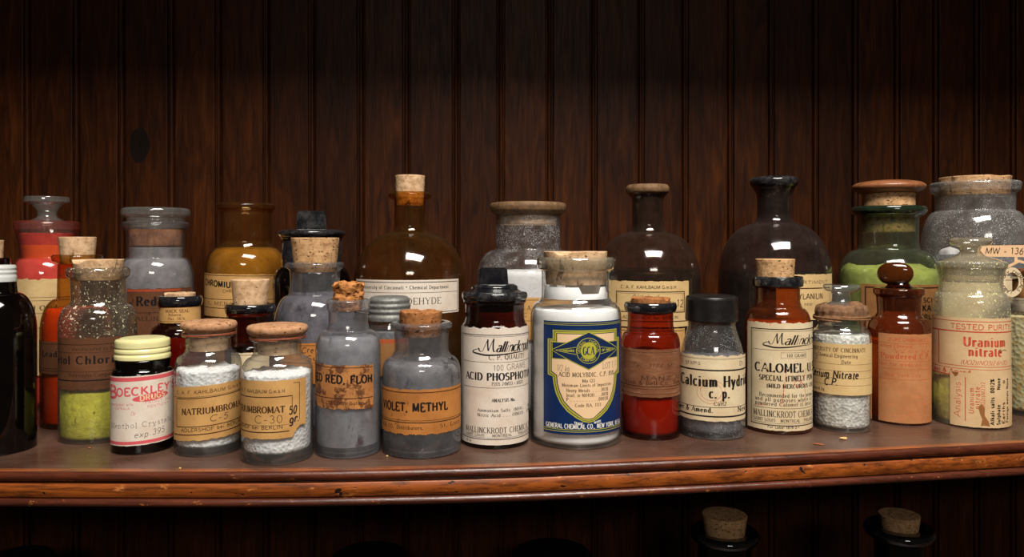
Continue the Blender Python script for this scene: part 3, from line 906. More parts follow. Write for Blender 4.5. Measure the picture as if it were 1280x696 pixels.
P_WHITE = powder('white_powder', (246, 246, 246), 0.03, 60, 0.0004)
P_SNOW = powder('white_lumps', (250, 250, 252), 0.07, 330, 0.0009, cell=True, c2=(236, 238, 242))
P_SALT = powder('translucent_crystals', (240, 240, 224), 0.4, 330, 0.0010, 0.35, cell=True, c2=(232, 232, 224))
P_CHLOR = powder('yellow_green_powder', (222, 220, 84), 0.18, 210, 0.0022, c2=(196, 196, 60), cracks=(90, 70, 20))
P_GREY = powder('grey_blue_powder', (160, 160, 162), 0.16, 60, 0.0004, c2=(120, 120, 122))
P_GREYV = powder('violet_grey_powder', (120, 116, 126), 0.3, 90, 0.0008, c2=(80, 76, 88))
P_GREYD = powder('dark_grey_powder', (40, 38, 40), 0.3, 70, 0.0005, c2=(24, 22, 24))
P_GREYM = powder('mid_grey_powder', (118, 118, 124), 0.2, 160, 0.001, c2=(84, 84, 90))
P_ORANGE = powder('orange_powder', (255, 96, 22), 0.1, 80, 0.0004)
P_RED = powder('pink_red_powder', (226, 100, 90), 0.12, 70, 0.0004, c2=(206, 84, 78))
P_ORED = powder('red_orange_powder', (255, 120, 60), 0.10, 50, 0.0004)
P_OLIVE = powder('tan_powder', (186, 178, 130), 0.12, 60, 0.0004, c2=(156, 148, 104))
P_LIME = powder('lime_powder', (236, 238, 168), 0.12, 100, 0.0016, c2=(216, 222, 140))
P_YEL = powder('yellow_powder', (214, 206, 92), 0.2, 170, 0.0012, c2=(180, 168, 70))
P_CHUNK = powder('straw_coloured_lumps', (240, 222, 170), 0.3, 230, 0.0012, 0.6, cell=True, c2=(206, 168, 100))
P_PEACH = powder('peach_powder', (214, 140, 90), 0.08, 60, 0.0004)
P_BLACK = powder('black_liquid', (5, 4, 5), 0.1, 20, 0.0001, 0.3)
P_BROWNL = powder('brown_liquid', (28, 12, 6), 0.1, 20, 0.0001, 0.3)
P_STOP = powder('brown_ground_stopper', (178, 128, 92), 0.3, 60, 0.0005, c2=(120, 64, 34))

PA_WHITE = paper('aged_white_paper', (226, 214, 200), (186, 158, 128), 0.5)
PA_CREAM = paper('cream_paper', (222, 204, 168), (178, 142, 96), 0.5)
PA_TAN = paper('tan_paper', (204, 158, 96), (150, 98, 44), 0.6)
PA_ORANGE = paper('orange_brown_paper', (190, 124, 60), (130, 74, 30), 0.6, blotch=0.18, blotchcol=(70, 36, 16))
PA_STAIN = paper('stained_orange_paper', (186, 126, 70), (120, 68, 34), 0.7, blotch=0.62, blotchcol=(78, 40, 22))
PA_DARK = paper('dark_brown_paper', (104, 64, 38), (62, 34, 18), 0.7, blotch=0.2, blotchcol=(38, 20, 12))
PA_DARKR = paper('glazed_brown_paper', (128, 84, 58), (84, 46, 28), 0.6, 0.35, streak=0.6, blotchcol=(166, 122, 92))
PA_BLUE = paper('deep_blue_paper', (16, 44, 92), (12, 30, 66), 0.5, 0.4)
PA_BUFF = paper('buff_paper', (214, 184, 130), (176, 134, 80), 0.55)
PA_FADE = paper('faded_peach_paper', (186, 128, 82), (158, 94, 52), 0.8, streak=.4, blotchcol=(214, 120, 70))
PA_URAN = paper('faded_straw_paper', (216, 184, 140), (188, 150, 104), 0.6)
PA_BROWNK = paper('kraft_brown_paper', (150, 104, 58), (110, 68, 32), 0.6)
PA_TAG = paper('pale_tag_paper', (226, 186, 144), (200, 150, 100), 0.4)

I_BLACK = ink('black_ink', (24, 20, 20), 0.95, 0.1)
I_FADE = ink('faded_black_ink', (70, 50, 38), 0.8, 0.3)
I_BROWN = ink('brown_ink', (60, 34, 20), 0.9, 0.2)
I_RED = ink('red_ink', (196, 62, 40), 0.85, 0.3)
I_REDF = ink('faded_red_ink', (204, 84, 48), 0.68, 0.4)
I_REDP = ink('red_pencil', (214, 60, 40), 0.7, 0.5)
I_PINK = ink('pink_ink', (216, 88, 96), 0.95, 0.15)
I_PINKF = ink('faded_pink_ink', (222, 130, 130), 0.7, 0.4)
I_TYPE = ink('typewriter_ink', (110, 96, 80), 0.75, 0.45)
I_GREY = ink('grey_stamp_ink', (120, 108, 96), 0.8, 0.35)
I_CREAM = ink('cream_print', (224, 190, 150), 1.0, 0.0)
I_WHITE = ink('white_print', (214, 212, 204), 1.0, 0.05)
I_OLIVE = ink('olive_yellow_print', (170, 164, 52), 1.0, 0.0)
I_BLUE = ink('dark_blue_print', (14, 36, 74), 1.0, 0.0)
I_PEN = ink('pen_ink', (34, 26, 30), 0.95, 0.1)


# ------------------------------------------------------------------ setting: beadboard wall and shelves
def wall_y(x):
    return 1.03 + 0.05 * x


def beadboard():
    gp = [-208, -148, -88, -27, 33.5, 95, 151.5, 214, 273, 333, 390, 451, 508, 570, 626, 687, 742, 801, 856, 913, 964, 1019.5, 1069, 1121.5, 1170, 1221, 1267, 1316, 1366, 1416, 1466]
    xs = []
    for p in gp:
        k = (p - 640) / F
        xs.append(k * 1.03 / (1 - 0.05 * k))
    prof = []   # x, depth towards the room, board id
    for i, xc in enumerate(xs):
        for dx, d in ((-6.2, 0), (-5.2, -.5), (-4.7, -4.2), (-3.0, -4.4), (-2.4, -1.0), (-1.8, 0), (-.9, .7), (0, .9), (.9, .7), (1.8, 0), (2.4, -1.0), (3.0, -4.4), (4.7, -4.2), (5.2, -.5), (6.2, 0)):
            prof.append((xc + dx * .001, d * .001, i + (0 if dx < 0 else 1)))
    V, Fs, bd = [], [], []
    zs = [-.62, -.3, 0, .3, .84]
    for x, d, b in prof:
        for z in zs:
            V.append((x, wall_y(x) - d, z))
    n = len(zs)
    for i in range(len(prof) - 1):
        for k in range(n - 1):
            Fs.append((i * n + k, (i + 1) * n + k, (i + 1) * n + k + 1, i * n + k + 1))
            bd.append(prof[i][2])
    # back of the boards
    b0 = len(V)
    for x in (prof[0][0], prof[-1][0]):
        for z in (zs[0], zs[-1]):
            V.append((x, wall_y(x) + .018, z))
    Fs.append((b0, b0 + 1, b0 + 3, b0 + 2))
    bd.append(0)
    o = link_mesh('wall_back', V, Fs, M_WALL, smooth=False)
    a = o.data.attributes.new('board', 'FLOAT', 'FACE')
    a.data.foreach_set('value', [float(v) for v in bd])
    tag(o, 'dark stained beadboard wall behind the shelves', kind='structure')


beadboard()

EDGE = [(x, y + 1.8) for x, y in [(-400, 584), (-200, 587), (0, 588), (160, 588.3), (320, 588), (480, 585.5), (640, 581.5), (800, 575), (960, 568), (1120, 560), (1280, 551.5), (1450, 542), (1640, 531)]]


def edge_y(px):
    for a, b in zip(EDGE, EDGE[1:]):
        if a[0] <= px <= b[0]:
            t = (px - a[0]) / (b[0] - a[0])
            i = EDGE.index(a)
            p0 = EDGE[max(0, i - 1)][1]
            p3 = EDGE[min(len(EDGE) - 1, i + 2)][1]
            p1, p2 = a[1], b[1]
            return .5 * (2 * p1 + (p2 - p0) * t + (2 * p0 - 5 * p1 + 4 * p2 - p3) * t * t + (3 * p1 - p0 - 3 * p2 + p3) * t ** 3)
    return 588


def front_station(px):
    Y = EYE * F / (edge_y(px) - YH)
    return ((px - 640) / F * Y, Y)


ST = [front_station(p) for p in range(-380, 1641, 20)]


def sweep(name, prof, mat, parent, closed=True):
    """prof: (inset behind the front line, z) in mm, swept along the bowed front line"""
    V, Fs = [], []
    n = len(prof)
    for i, (x, y) in enumerate(ST):
        k = 1.0 + 0.075 * max(0, min(1, (x + .41) / .88))
        for d, z in prof:
            V.append((x, y + d * .001, z * .001 * k))
    for i in range(len(ST) - 1):
        for j in range(n if closed else n - 1):
            j2 = (j + 1) % n
            Fs.append((i * n + j, (i + 1) * n + j, (i + 1) * n + j2, i * n + j2))
    Fs.append(tuple(range(n)))
    Fs.append(tuple((len(ST) - 1) * n + j for j in range(n))[::-1])
    o = link_mesh(name, V, Fs, mat, parent)
    return o


shelf = bpy.data.objects.new('shelf', None)
COL.objects.link(shelf)
tag(shelf, 'long dusty brown wooden shelf with moulded orange-brown front edge carrying all the bottles', 'shelf')


def shelf_board():
    V, Fs, ed = [], [], []
    deps = [0, .0035, .008, .02]
    for x, y in ST:
        yw = wall_y(x) - .0012
        ys = [y + .002 + d for d in deps] + [y + (yw - y) * t for t in (.2, .5, .8, 1)]
        for q in ys:
            V.append((x, q, 0.0))
        for q in ys:
            V.append((x, q, -.018))
    n = 8
    W = 16
    for i in range(len(ST) - 1):
        for j in range(n - 1):
            a, b = i * W + j, (i + 1) * W + j
            Fs.append((a, b, b + 1, a + 1))
            ed.append(1.0 if j == 0 else (.6 if j == 1 else 0))
            Fs.append((a + 8, a + 9, b + 9, b + 8))
            ed.append(0)
        a, b = i * W, (i + 1) * W
        Fs.append((a, a + 8, b + 8, b))
        ed.append(0)
        Fs.append((a + 7, b + 7, b + 15, a + 15))
        ed.append(0)
    for e in (0, (len(ST) - 1) * W):
        Fs.append(tuple(e + j for j in range(8)) + tuple(e + 15 - j for j in range(8)))
        ed.append(0)
    o = link_mesh('shelf_board', V, Fs, M_TOP, shelf, smooth=False)
    a = o.data.attributes.new('edge', 'FLOAT', 'FACE')
    a.data.foreach_set('value', ed)


shelf_board()


def halfround(z0, z1, out, back, n=9):
    c, r = (z0 + z1) / 2, (z0 - z1) / 2
    return [(-out * math.cos(PI / 2 * (1 - 2 * i / n)) + 0.0, c + r * math.sin(PI / 2 * (1 - 2 * i / n))) for i in range(n + 1)] + [(back, z1), (back, z0)]


nose = [(2, 0)] + [(2 - 3.6 * math.sin(PI * i / 20), -.2 - 7.4 * (1 - math.cos(PI * i / 20)) / 2) for i in range(1, 20)] + [(1.9, -7.7), (2, -7.8)]
nose = [(2.0, 0.0)] + [(1.9 - 3.4 * math.sin(PI * i / 16), -.1 - 7.5 * (1 - math.cos(PI * i / 16)) / 2) for i in range(17)] + [(2.0, -7.8)]
sweep('rounded_nosing', nose, M_NOSE, shelf)
sweep('shadow_fillet', [(2.0, -7.8), (1.6, -8.4), (1.8, -9.2), (2.0, -9.4)], M_BEAD, shelf)
sweep('front_strip', [(6, -9.3), (.9, -9.3), (.2, -10), (.2, -19.8), (.9, -20.6), (6, -20.6)], M_STRIP, shelf)
sweep('lower_bead', [(6, -21.0)] + [(1.6 - 3.6 * math.sin(PI * i / 14), -21.2 - 6.6 * (1 - math.cos(PI * i / 14)) / 2) for i in range(15)] + [(6, -28.0)], M_BEAD, shelf)


def slab(name, z0, z1, y0, mat, label):
    x0, x1 = -1.0, 1.1
    V = []
    for z in (z0, z1):
        V += [(x0, y0, z), (x1, y0 + .06, z), (x1, wall_y(x1) - .002, z), (x0, wall_y(x0) - .002, z)]
    Fs = [(3, 2, 1, 0), (4, 5, 6, 7), (0, 1, 5, 4), (1, 2, 6, 5), (2, 3, 7, 6), (3, 0, 4, 7)]
    tag(link_mesh(name, V, Fs, mat, smooth=False), label, kind='structure')


slab('upper_shelf', .712, .742, .59, M_BOARD, 'dark wooden shelf above that closes the bay')  # shelf board above, out of view, its height set to shade the upper wall
slab('lower_shelf', -.44, -.41, .60, M_BOARD, 'dark wooden shelf below carrying the lower bottles')  # shelf board below, out of view, under the lower bottles


def vtext(L, s, xb, y0, y1, h, style, m, layer=1):
    """print reading upwards: baseline at column xb, from row y0 up to row y1, letters h tall to the left"""
    W, con, serif, shear, sp, jit = STYLES[style]
    k = (y0 - y1) / text_width(s, sp)
    ub = L.ang(xb) * L.r
    cy = y0
    mi = L.slot(m)
    for ch in s:
        gw, st = GL.get(ch, GL['o'])
        for q in st:
            L.ribbon([(ub - py * h, cy - px * k) for px, py in q], max(W * h, .6), mi, layer)
        cy -= (gw + sp) * k


FRONT = 'bottles along the front of the shelf'
BACK = 'bottles in the back row of the shelf'
MID = 'small bottles half hidden between the rows'
LOW = 'bottles on the lower shelf'


# 1 ---- dark bottle with white cap, cut by the left edge
v = Vessel('screw_cap_bottle', 'large near-black bottle with white ridged screw cap at the left edge of the shelf', -4, 52, yb=573, group=FRONT)
v.glass([(52, None), (52, 408, 30), (27, 366, 10), (25, 350, 1)], [(24, 340), (21, 340)], G_BROWNX)
v.fill('liquid', 420, P_BLACK)
cap = v.lathe('screw_cap', [(0, 331, 0), (24, 331, 2), (25.5, 335, 1), (24.6, 337.5, 1), (25.8, 340, 1), (24.8, 343, 1), (26, 346, 1), (26, 352, .6), (23, 352, .5), (23, 338, .5), (0, 338, 0)], M_WHITECAP)

# 2 ---- dark corked bottle behind it
v = Vessel('corked_bottle', 'dark bottle with pale cork behind the white-capped bottle, mostly outside the frame', -14, 32, Z=.765, group=BACK)
v.glass([(31, None), (31, 420, 14), (22, 395, 10), (21, 333, 1)], [(28, 331, 1), (28, 322, 1.5), (20, 322, 1)], G_BROWNX)
v.cork(300, 333, 19.5, 18, CORK_L, seed=3)

# 3 ---- red jar with glass stopper
v = Vessel('stoppered_jar', 'glass jar of pink-red powder with a flat disc glass stopper', 59, 47, Z=.87, group=BACK)
v.glass([(47, None), (47, 352, 26), (33.5, 322, 6), (36, 305, 20), (39, 290, 3)], [(42, 287, 1), (42, 278, 2), (37, 276, 1)], G_ROSE)
v.fill('powder', 292, P_RED, lump=1)
v.lathe('powder_band', [(30.8, 324, 0), (33.6, 306, .5), (30.2, 309, 0)], P_ORED)
v.lathe('glass_stopper', [(0, 246, 0), (29, 246, 1.5), (30, 253, 1.5), (20, 256, 2), (13, 263, 3), (12.5, 271, 3), (24, 276, 3), (36, 279, 2), (34, 292, 1), (0, 292, 0)], G_STOP)
L = Label(v, 18, 100, 349, 470, PA_BUFF, torn=(1.4, .5), seed=2)
for y in (372, 376, 392, 410):
    L.line(20, y, 98, y, .6, I_FADE)
L.text('Red Oxide', 30, 76, 388, 6, 'bold', I_FADE)
L.done()

# 4 ---- amber bottle of orange powder
v = Vessel('corked_bottle', 'amber corked bottle of bright orange powder with dark brown label', 97, 47, Z=.775, group=MID)
v.glass([(47, None), (47, 408, 34), (26, 372, 14), (25, 330, 2)], [(32, 326, 1), (33, 320, 1.5), (31, 318, 1), (26, 318, 1)], G_AMBERL)
v.fill('powder', 385, P_ORANGE, lump=3)
v.cork(296, 330, 24.5, 21.5, CORK_L, seed=5)
L = Label(v, 50.2, 130, 427, 468, PA_DARK, torn=(.6, .6), seed=4)
for y in (430, 461, 464):
    L.line(50.5, y, 128, y, .7, I_BROWN)
L.text('Lead Oxide', 55, 110, 446, 7, 'bold', I_BLACK)
L.done()

# 5 ---- chloride
v = Vessel('corked_bottle', 'clear corked bottle of bright yellow-green powder with brown chloride label', 123, 50, yb=556, group=FRONT)
v.glass([(50, None), (50, 402, 22), (38, 381, 8), (34, 374, 4), (35.5, 348, 2)], [(40, 345, 2), (41.5, 338, 2), (39, 334, 1.5), (34, 334, 1)], G_SPARK)
v.fill('powder', 484, P_CHLOR, lump=2.5)
v.cork(324, 350, 33, 29, CORK_L, chip=5, seed=8)
L = Label(v, 74, 172.6, 423, 488, PA_DARK, torn=(.8, .8), seed=5)
for y, w in ((431, .9), (441, .4), (465, .6), (476, 1.4)):
    L.line(74.5, y, 172, y, w, I_BLACK if w > 1 else I_BROWN)
L.text('tol Chloride', 78, 157, 455, 9.5, 'bold', I_BLACK, pre='Me')
L.text('Burroughs Company, Chicago', 88, 165, 471, 4.2, 'roman', I_BROWN)
L.text('manufactured by Burroughs', 92, 160, 438, 3.4, 'roman', I_BROWN)
L.done()

# 6 ---- menthol
v = Vessel('screw_cap_jar', 'small dark jar with cream screw cap and pink and cream drugstore label', 178.5, 40, yb=569, cat='jar', group=FRONT)
v.glass([(40, None), (40, 470, 10), (35, 458, 4), (36, 448, 1)], [(34, 446, 1), (34, 440, 1), (30, 440, .5)], G_BROWNX)
v.fill('crystals', 500, P_SNOW, lump=3)
capp = [(0, 421.5, 0), (29, 421.5, 2), (30, 422.8, .6), (34.6, 423.4, 2), (35.2, 426, 1), (35.2, 431.5, 1), (34, 433.2, .8), (35.4, 435.2, 1), (35.6, 438, 1), (34.4, 440, .8), (36, 442.4, 1), (36.2, 446.5, .8), (34.5, 447.4, .5), (33.5, 436, .5), (0, 436, 0)]
pr = rounded(v.conv(capp), .8 * v.sr)
za, zb_ = v.z(424), v.z(431)
revolve('screw_cap', pr, M_CREAMCAP, v.o, 144, lambda r, z, a, i: (r - (.28 * v.sr if (zb_ < z < za and int(a / (2 * PI) * 144 + .5) % 2) else 0), z))
L = Label(v, 138.8, 218.2, 470, 557, PA_WHITE, torn=(.3, .3), skew=-.03, seed=6)
cu = L.ang(178) * L.r
for y0, y1 in ((471.5, 476.5), (551.5, 555.5)):
    lo, hi = L.a0 * L.r + .4, L.a1 * L.r - .4
    L.fill([(lo, y0), (hi, y0), (hi, y1), (lo, y1)], I_PINK)
L.text('B', 139.5, 147, 497, 15, 'gothic', I_PINK)
L.text("OECKLEY'S", 147.5, 217, 494.5, 9.5, 'gothic', I_PINK, rise=.03)
ov = [(L.ang(189.5) * L.r + 24 * math.cos(2 * PI * i / 24), 498 + 4.8 * math.sin(2 * PI * i / 24) - 1.2 * math.cos(2 * PI * i / 24)) for i in range(24)]
L.fill(ov, I_PINK)
L.text('DRUGS', 175, 205, 501.5, 6.4, 'gothic', I_CREAM, layer=2, rise=.06)
L.text('INDEPENDENT WITH', 141, 167, 507, 2.7, 'sans', I_PINKF, weight=.1)
L.text('CENTRALIA', 145, 163, 511.5, 2.7, 'sans', I_PINKF, weight=.1)
L.text('FRONT 345', 181, 212, 506, 3, 'sans', I_PINKF)
L.text('KENTUCKY', 184, 210, 511, 3, 'sans', I_PINKF)
L.text('Do', 164, 169, 519, 5, 'ital', I_PINKF)
L.text('Menthol Crystals', 141, 213, 535, 6.2, 'type', I_TYPE, rise=.015)
L.text('exp.395', 168, 205, 547, 7, 'hand', I_GREY, rise=.03)
L.done()

# 7 ---- jar of grey powder with brown ground stopper
v = Vessel('stoppered_jar', 'glass-stoppered clear jar of slate-grey powder with brown-stained neck', 195, 49, Z=.88, group=BACK)
v.glass([(49, None), (49, 350, 24), (36.5, 322, 8), (36.5, 312, 8), (38, 288, 3)], [(42, 285, 1.5), (42.5, 279, 1.5), (40, 277, 1), (36, 277, 1)], G_GREYJ)
v.fill('powder', 309, P_GREY)
v.lathe('glass_stopper', [(0, 260, 0), (42, 260, 2), (44.5, 263, 2), (44.5, 269, 2), (42, 271.5, 1.5), (37, 273, 1), (37.5, 277.5, 1), (34.5, 279, 1), (34, 287, 1), (0, 287, 0)], G_STOP)
v.lathe('stopper_shank', [(0, 287, 0), (34.3, 287, 1), (33, 307, 1), (0, 307, 0)], P_STOP)
L = Label(v, 158, 244.5, 361, 430, PA_DARK, torn=(.5, .5), a0=-45, a1=64, seed=9)
lo, hi = L.a0 * L.r + .4, L.a1 * L.r - .4
L.fill([(lo, 361.8), (hi - 22, 361.8), (hi - 22, 364.6), (lo, 364.6)], I_REDF)
L.text('Red Lead', 172, 230, 382, 11, 'bold', I_BLACK)
L.line(160, 391, 240, 391, .8, I_BROWN)
L.text('MALLINCKRODT', 165, 232, 401, 5, 'roman', I_BROWN)
L.done()

# 8 ---- neck label bottle
v = Vessel('corked_bottle', 'small round-shouldered brown bottle with paper strip round its neck, behind the cream-capped jar', 225, 38, Z=.775, group=MID)
v.glass([(38, None), (38, 428, 16), (33, 408, 14), (26, 404, 3), (26, 383, 1)], [(28, 381, 1), (28.5, 375, 2.5), (26, 370, 2), (21, 370, 1)], G_BROWN)
v.fill('powder', 421, P_ORED)
v.lathe('black_rim', [(22, 369, .5), (27.5, 369.4, 2), (29.5, 375, 2.5), (28, 381, 1), (27, 381.5, .4), (22, 381.5, .4)], M_BLACK)
v.cork(365.5, 384, 20, 18, CORK_L, chip=3, seed=12)
L = Label(v, 199, 251, 384, 404, PA_TAN, r=26.3, torn=(.4, .4), seed=8, name='neck_label')
L.text('MACK SEAL', 208, 236, 390.5, 3.6, 'roman', I_BROWN)
L.text('Atlanta', 211, 226, 395, 3.2, 'roman', I_BROWN)
L.text('Pat. 1876', 211, 231, 400, 3.2, 'roman', I_BROWN)
L.line(200, 402, 250, 402, .6, I_FADE)
L.done()


# 9, 10 ---- the two sodium bromide bottles
def natrium(ax, r, yb, yo, rr, label, seed, second):
    v = Vessel('wood_capped_bottle', label, ax, r, yb=yb, group=FRONT)
    y = lambda q: q + yo
    v.glass([(r, None), (r, y(458), 20), (rr + 4, y(441.5), 6), (rr, y(436), 4), (rr + .5, y(421), 1)], [(rr + 5, y(419), 1), (rr + 5, y(414.5), 1), (rr - 1, y(414), 1)], G_CLEARD, wall=2.4, base=13 if second else 10)
    v.fill('lumps', y(460), P_SNOW, lump=5, seed=seed, freq=3.4, mound=3)
    v.sediment(568.5 if second else 560, G_BASE, 'thick_base', .5)
    v.cork(y(414), y(437), rr - 3, rr - 5.5, CORK_L, name='cork_plug', seed=seed)
    n = rr + (9 if second else 7.5)
    pts = [(0, y(399.5), 0), (n * .6, y(399.8), 3), (n - 2, y(401.5), 2), (n, y(405), 2.5), (n - 1, y(410), 3), (n - 7, y(414), 2), (0, y(414), 0)]
    pr = rounded(v.conv(pts), 1.5 * v.sr)
    revolve('wooden_cap', pr, M_WOODCAP, v.o, 72, lambda q, z, a, i: (q + .8 * v.sr * noise.noise(Vector((math.sin(a) * 2, math.cos(a) * 2, seed))) if q else 0, z + .5 * v.sr * noise.noise(Vector((math.sin(a) * q * 250, math.cos(a) * q * 250, seed)))))
    v.twine(y(416), rr + 5.4, M_TWINE, 3, .6)
    return v


v = natrium(261, 43, 572, 0, 29, 'clear wooden-capped bottle with untorn sodium bromide label, right of the cream-capped jar', 3, False)
L = Label(v, 218.3, 303.5, 482, 550, PA_TAN, torn=(.5, .8), skew=-.06, seed=12)
L.text('C. A. F. KAHLBAUM G.m.b.H.', 223, 301, 491.5, 4.4, 'sans', I_FADE)
L.box(222.5, 497, 318 - 15, 532.5, 1.1, I_BROWN)
L.text('NATRIUMBROMAT', 229, 302, 517, 7.4, 'cond', I_BROWN)
L.text('C-5', 262, 284, 527.5, 7.5, 'hand', I_FADE)
L.text('ADLERSHOF bei BERLIN', 228, 300, 538.5, 4.2, 'sans', I_BROWN)
L.line(219, 542.5, 303, 542.5, 1.3, I_BROWN)
L.line(219, 495.3, 303, 495.3, .5, I_FADE)
L.done()

v = natrium(347, 45, 583, 4.5, 30, 'clear wooden-capped bottle of white lumps with torn sodium bromide label and handwritten 50 gr', 7, True)
L = Label(v, 302.3, 381.5, 476, 549, PA_TAN, torn=(.5, .8), skew=-.01, seed=17, a0=-85,
          notch=lambda t: (0, max(0, min(13, (t - .80) * 160)) + (2 * noise.noise(Vector((t * 60, 1, 1))) if t > .8 else 0)))
L.text('C. A. F. KAHLBAUM G.m.b.H.', 302.5, 357, 491.5, 4.4, 'sans', I_FADE, pre='')
L.line(302, 496.5, 364.5, 496.5, 1.2, I_BROWN)
L.line(364.5, 496, 364.5, 520, .8, I_BROWN)
L.text('TRIUMBROMAT', 302.6, 355.5, 516, 7.6, 'cond', I_BROWN)
L.text('C-30', 320, 353, 529, 9.5, 'sans', I_FADE, weight=.09)
L.text('RSHOF bei BERLIN', 303, 353, 536.5, 4.4, 'sans', I_BROWN)
L.line(302, 540.5, 361, 540.5, 1.3, I_BROWN)
L.line(302, 532, 361, 532, .5, I_FADE)
L.line(373.5, 481, 373.5, 528, .9, I_FADE)
L.line(366, 480.5, 373.5, 481, .9, I_FADE)
L.text('50', 360.5, 369.5, 520, 10, 'handb', I_PEN, layer=2, rise=.08)
L.text('gr.', 361, 373, 531, 10, 'handb', I_PEN, layer=2, rise=.08)
L.done()

# 11 ---- chromium, amber wide neck
v = Vessel('amber_jar', 'wide-necked amber jar of tan powder with chromium label and no stopper', 308, 52, Z=.93, cat='jar', group=BACK)
v.glass([(52, None), (52, 335, 30), (36, 309, 5), (33, 303, 4), (32.5, 265, 2)], [(37, 261, 1.5), (37.5, 256, 2), (34, 254, 1.5), (30, 255, 1)], G_AMBERL)
v.fill('powder', 309, P_OLIVE, mound=0)
L = Label(v, 256, 355, 343, 397, PA_TAN, torn=(.4, .4), a0=-80, a1=75, skew=.02, seed=22)
L.text('CHROMIUM', 259, 297, 358, 7.4, 'gothic', I_BLACK, post=' OXID', rise=-.05)
L.text('CHROMIUM', 280, 310, 366, 3.6, 'sans', I_BROWN)
for y in (345, 375, 386):
    L.line(257, y, 354, y, .8, I_BROWN)
L.text('E. MERCK', 262, 300, 382, 4, 'roman', I_BROWN)
L.done()

# 12 ---- small black lip bottle with large cork
v = Vessel('corked_bottle', 'small dark red-brown bottle with tall pale cork between the two sodium bromide bottles', 313, 33, Z=.735, group=MID)
v.glass([(32, None), (32, 438, 12), (30, 430, 3), (29.5, 392, 2)], [(31, 390, 1), (32, 383, 2), (28, 380, 1), (22, 380, 1)], G_BROWN)
v.lathe('black_rim', [(24, 379, .5), (30.5, 379.4, 2), (32.5, 384, 2.5), (31, 389, 1), (29.9, 390, .4), (24, 390, .4)], M_BLACK)
v.fill('powder', 436, P_GREYD)
v.cork(349, 386, 24.5, 20.5, CORK_L, seed=14)
L = Label(v, 290, 336, 441, 500, PA_CREAM, torn=(.4, .4), r=32, seed=3)
L.line(291, 444, 335, 444, .7, I_BROWN)
L.done()

# 13 ---- black jar with square knob
v = Vessel('stoppered_jar', 'black glass jar with square-knobbed flat black stopper', 390, 49, Z=.865, group=BACK)
v.glass([(49, None), (49, 352, 20), (38, 333, 8), (37, 300, 2)], [(40, 297, 1), (40, 293, 1), (35, 293, 1)], G_BROWNX)
v.fill('liquid', 345, P_BLACK)
v.lathe('neck_band', [(37.4, 335, 0), (37.6, 300, 0), (38.4, 300, 0), (38.6, 335, 0)], M_BLACK)
v.lathe('stopper_disc', [(0, 285.5, 0), (30, 286.5, 2), (42, 288.5, 2), (43.5, 292, 2), (40, 296.5, 2), (34, 298, 1), (33, 310, 1), (0, 310, 0)], M_BLACKD)


def block(name, v, x0, x1, y0, y1, mat, top=.92, depth=1.0, bev=.10):
    """a square knob with softened edges; x in pixels from the axis"""
    bm = bmesh.new()
    bmesh.ops.create_cube(bm, size=1)
    hw = (x1 - x0) / 2 * v.sr
    zt, zb = v.z(y0), v.z(y1)
    for q in bm.verts:
        k = top if q.co.z > 0 else 1
        q.co = Vector((q.co.x * 2 * hw * k + (x0 + x1) / 2 * v.sr, q.co.y * 2 * hw * k * depth, zb if q.co.z < 0 else zt))
    bmesh.ops.bevel(bm, geom=bm.edges[:], offset=hw * bev, segments=3, affect='EDGES')
    me = bpy.data.meshes.new(name)
    bm.to_mesh(me)
    bm.free()
    me.materials.append(mat)
    o = bpy.data.objects.new(name, me)
    COL.objects.link(o)
    o.parent = v.o
    return o


block('square_knob', v, -19, 18, 264, 287, M_BLACKD, .94, .8)

# 14 ---- clear bottle with big cork
v = Vessel('corked_bottle', 'clear round bottle filmed violet-grey with large speckled cork, in front of the black jar', 394, 51, Z=.775, group=MID)
v.glass([(51, None), (51, 402, 32), (33, 368, 12), (31, 352, 6), (32, 338, 2)], [(36.5, 334, 1.5), (36.5, 329, 1.5), (34, 327.5, 1), (30, 328, 1)], G_GREYP)
v.fill('powder', 365, P_GREYV, lump=3)
v.cork(297, 340, 30.5, 26, CORK, seed=21, rough=.5)
L = Label(v, 352, 440, 429, 480, PA_ORANGE, torn=(.6, .6), seed=18)
L.line(353, 432, 439, 432, .7, I_BROWN)
L.text('Cre', 378, 392, 441, 7, 'hand', I_PEN)
L.text('Sul', 384, 400, 451, 7, 'hand', I_PEN)
L.line(353, 454, 439, 454, .7, I_BROWN)
L.done()

# 15 ---- FLOH
v = Vessel('corked_bottle', 'tall grey-filmed bottle with crumbling cork and stained red dye label', 435.5, 41, yb=574.5, group=FRONT)
v.glass([(41, None), (41, 433, 22), (27, 412, 10), (24.5, 402, 4), (25, 388, 2)], [(27, 386, 1.5), (27.5, 376, 2), (25, 373.5, 1), (21, 374, 1)], G_GREYB)
v.fill('powder', 421, P_GREY, lump=2)
v.sediment(561, P_GREYD)
v.cork(353.5, 388, 19.5, 17, CORK_O, seed=31, crumble=True)
L = Label(v, 395, 466, 457, 512, PA_STAIN, torn=(1.0, .8), skew=.03, a0=-84, seed=21, side=2)
L.line(395, 460, 465, 460, .9, I_BROWN)
L.text('ED RED, FLOH', 397, 464, 479.5, 9.6, 'gothic', I_BLACK)
L.text('BSIC', 419, 433, 490, 5, 'sans', I_BROWN)
L.line(395, 498.5, 465, 498.5, 1.1, I_BROWN)
L.text('CAL CO., Distributors.', 400, 456, 506.5, 4.4, 'roman', I_BROWN)
L.done()

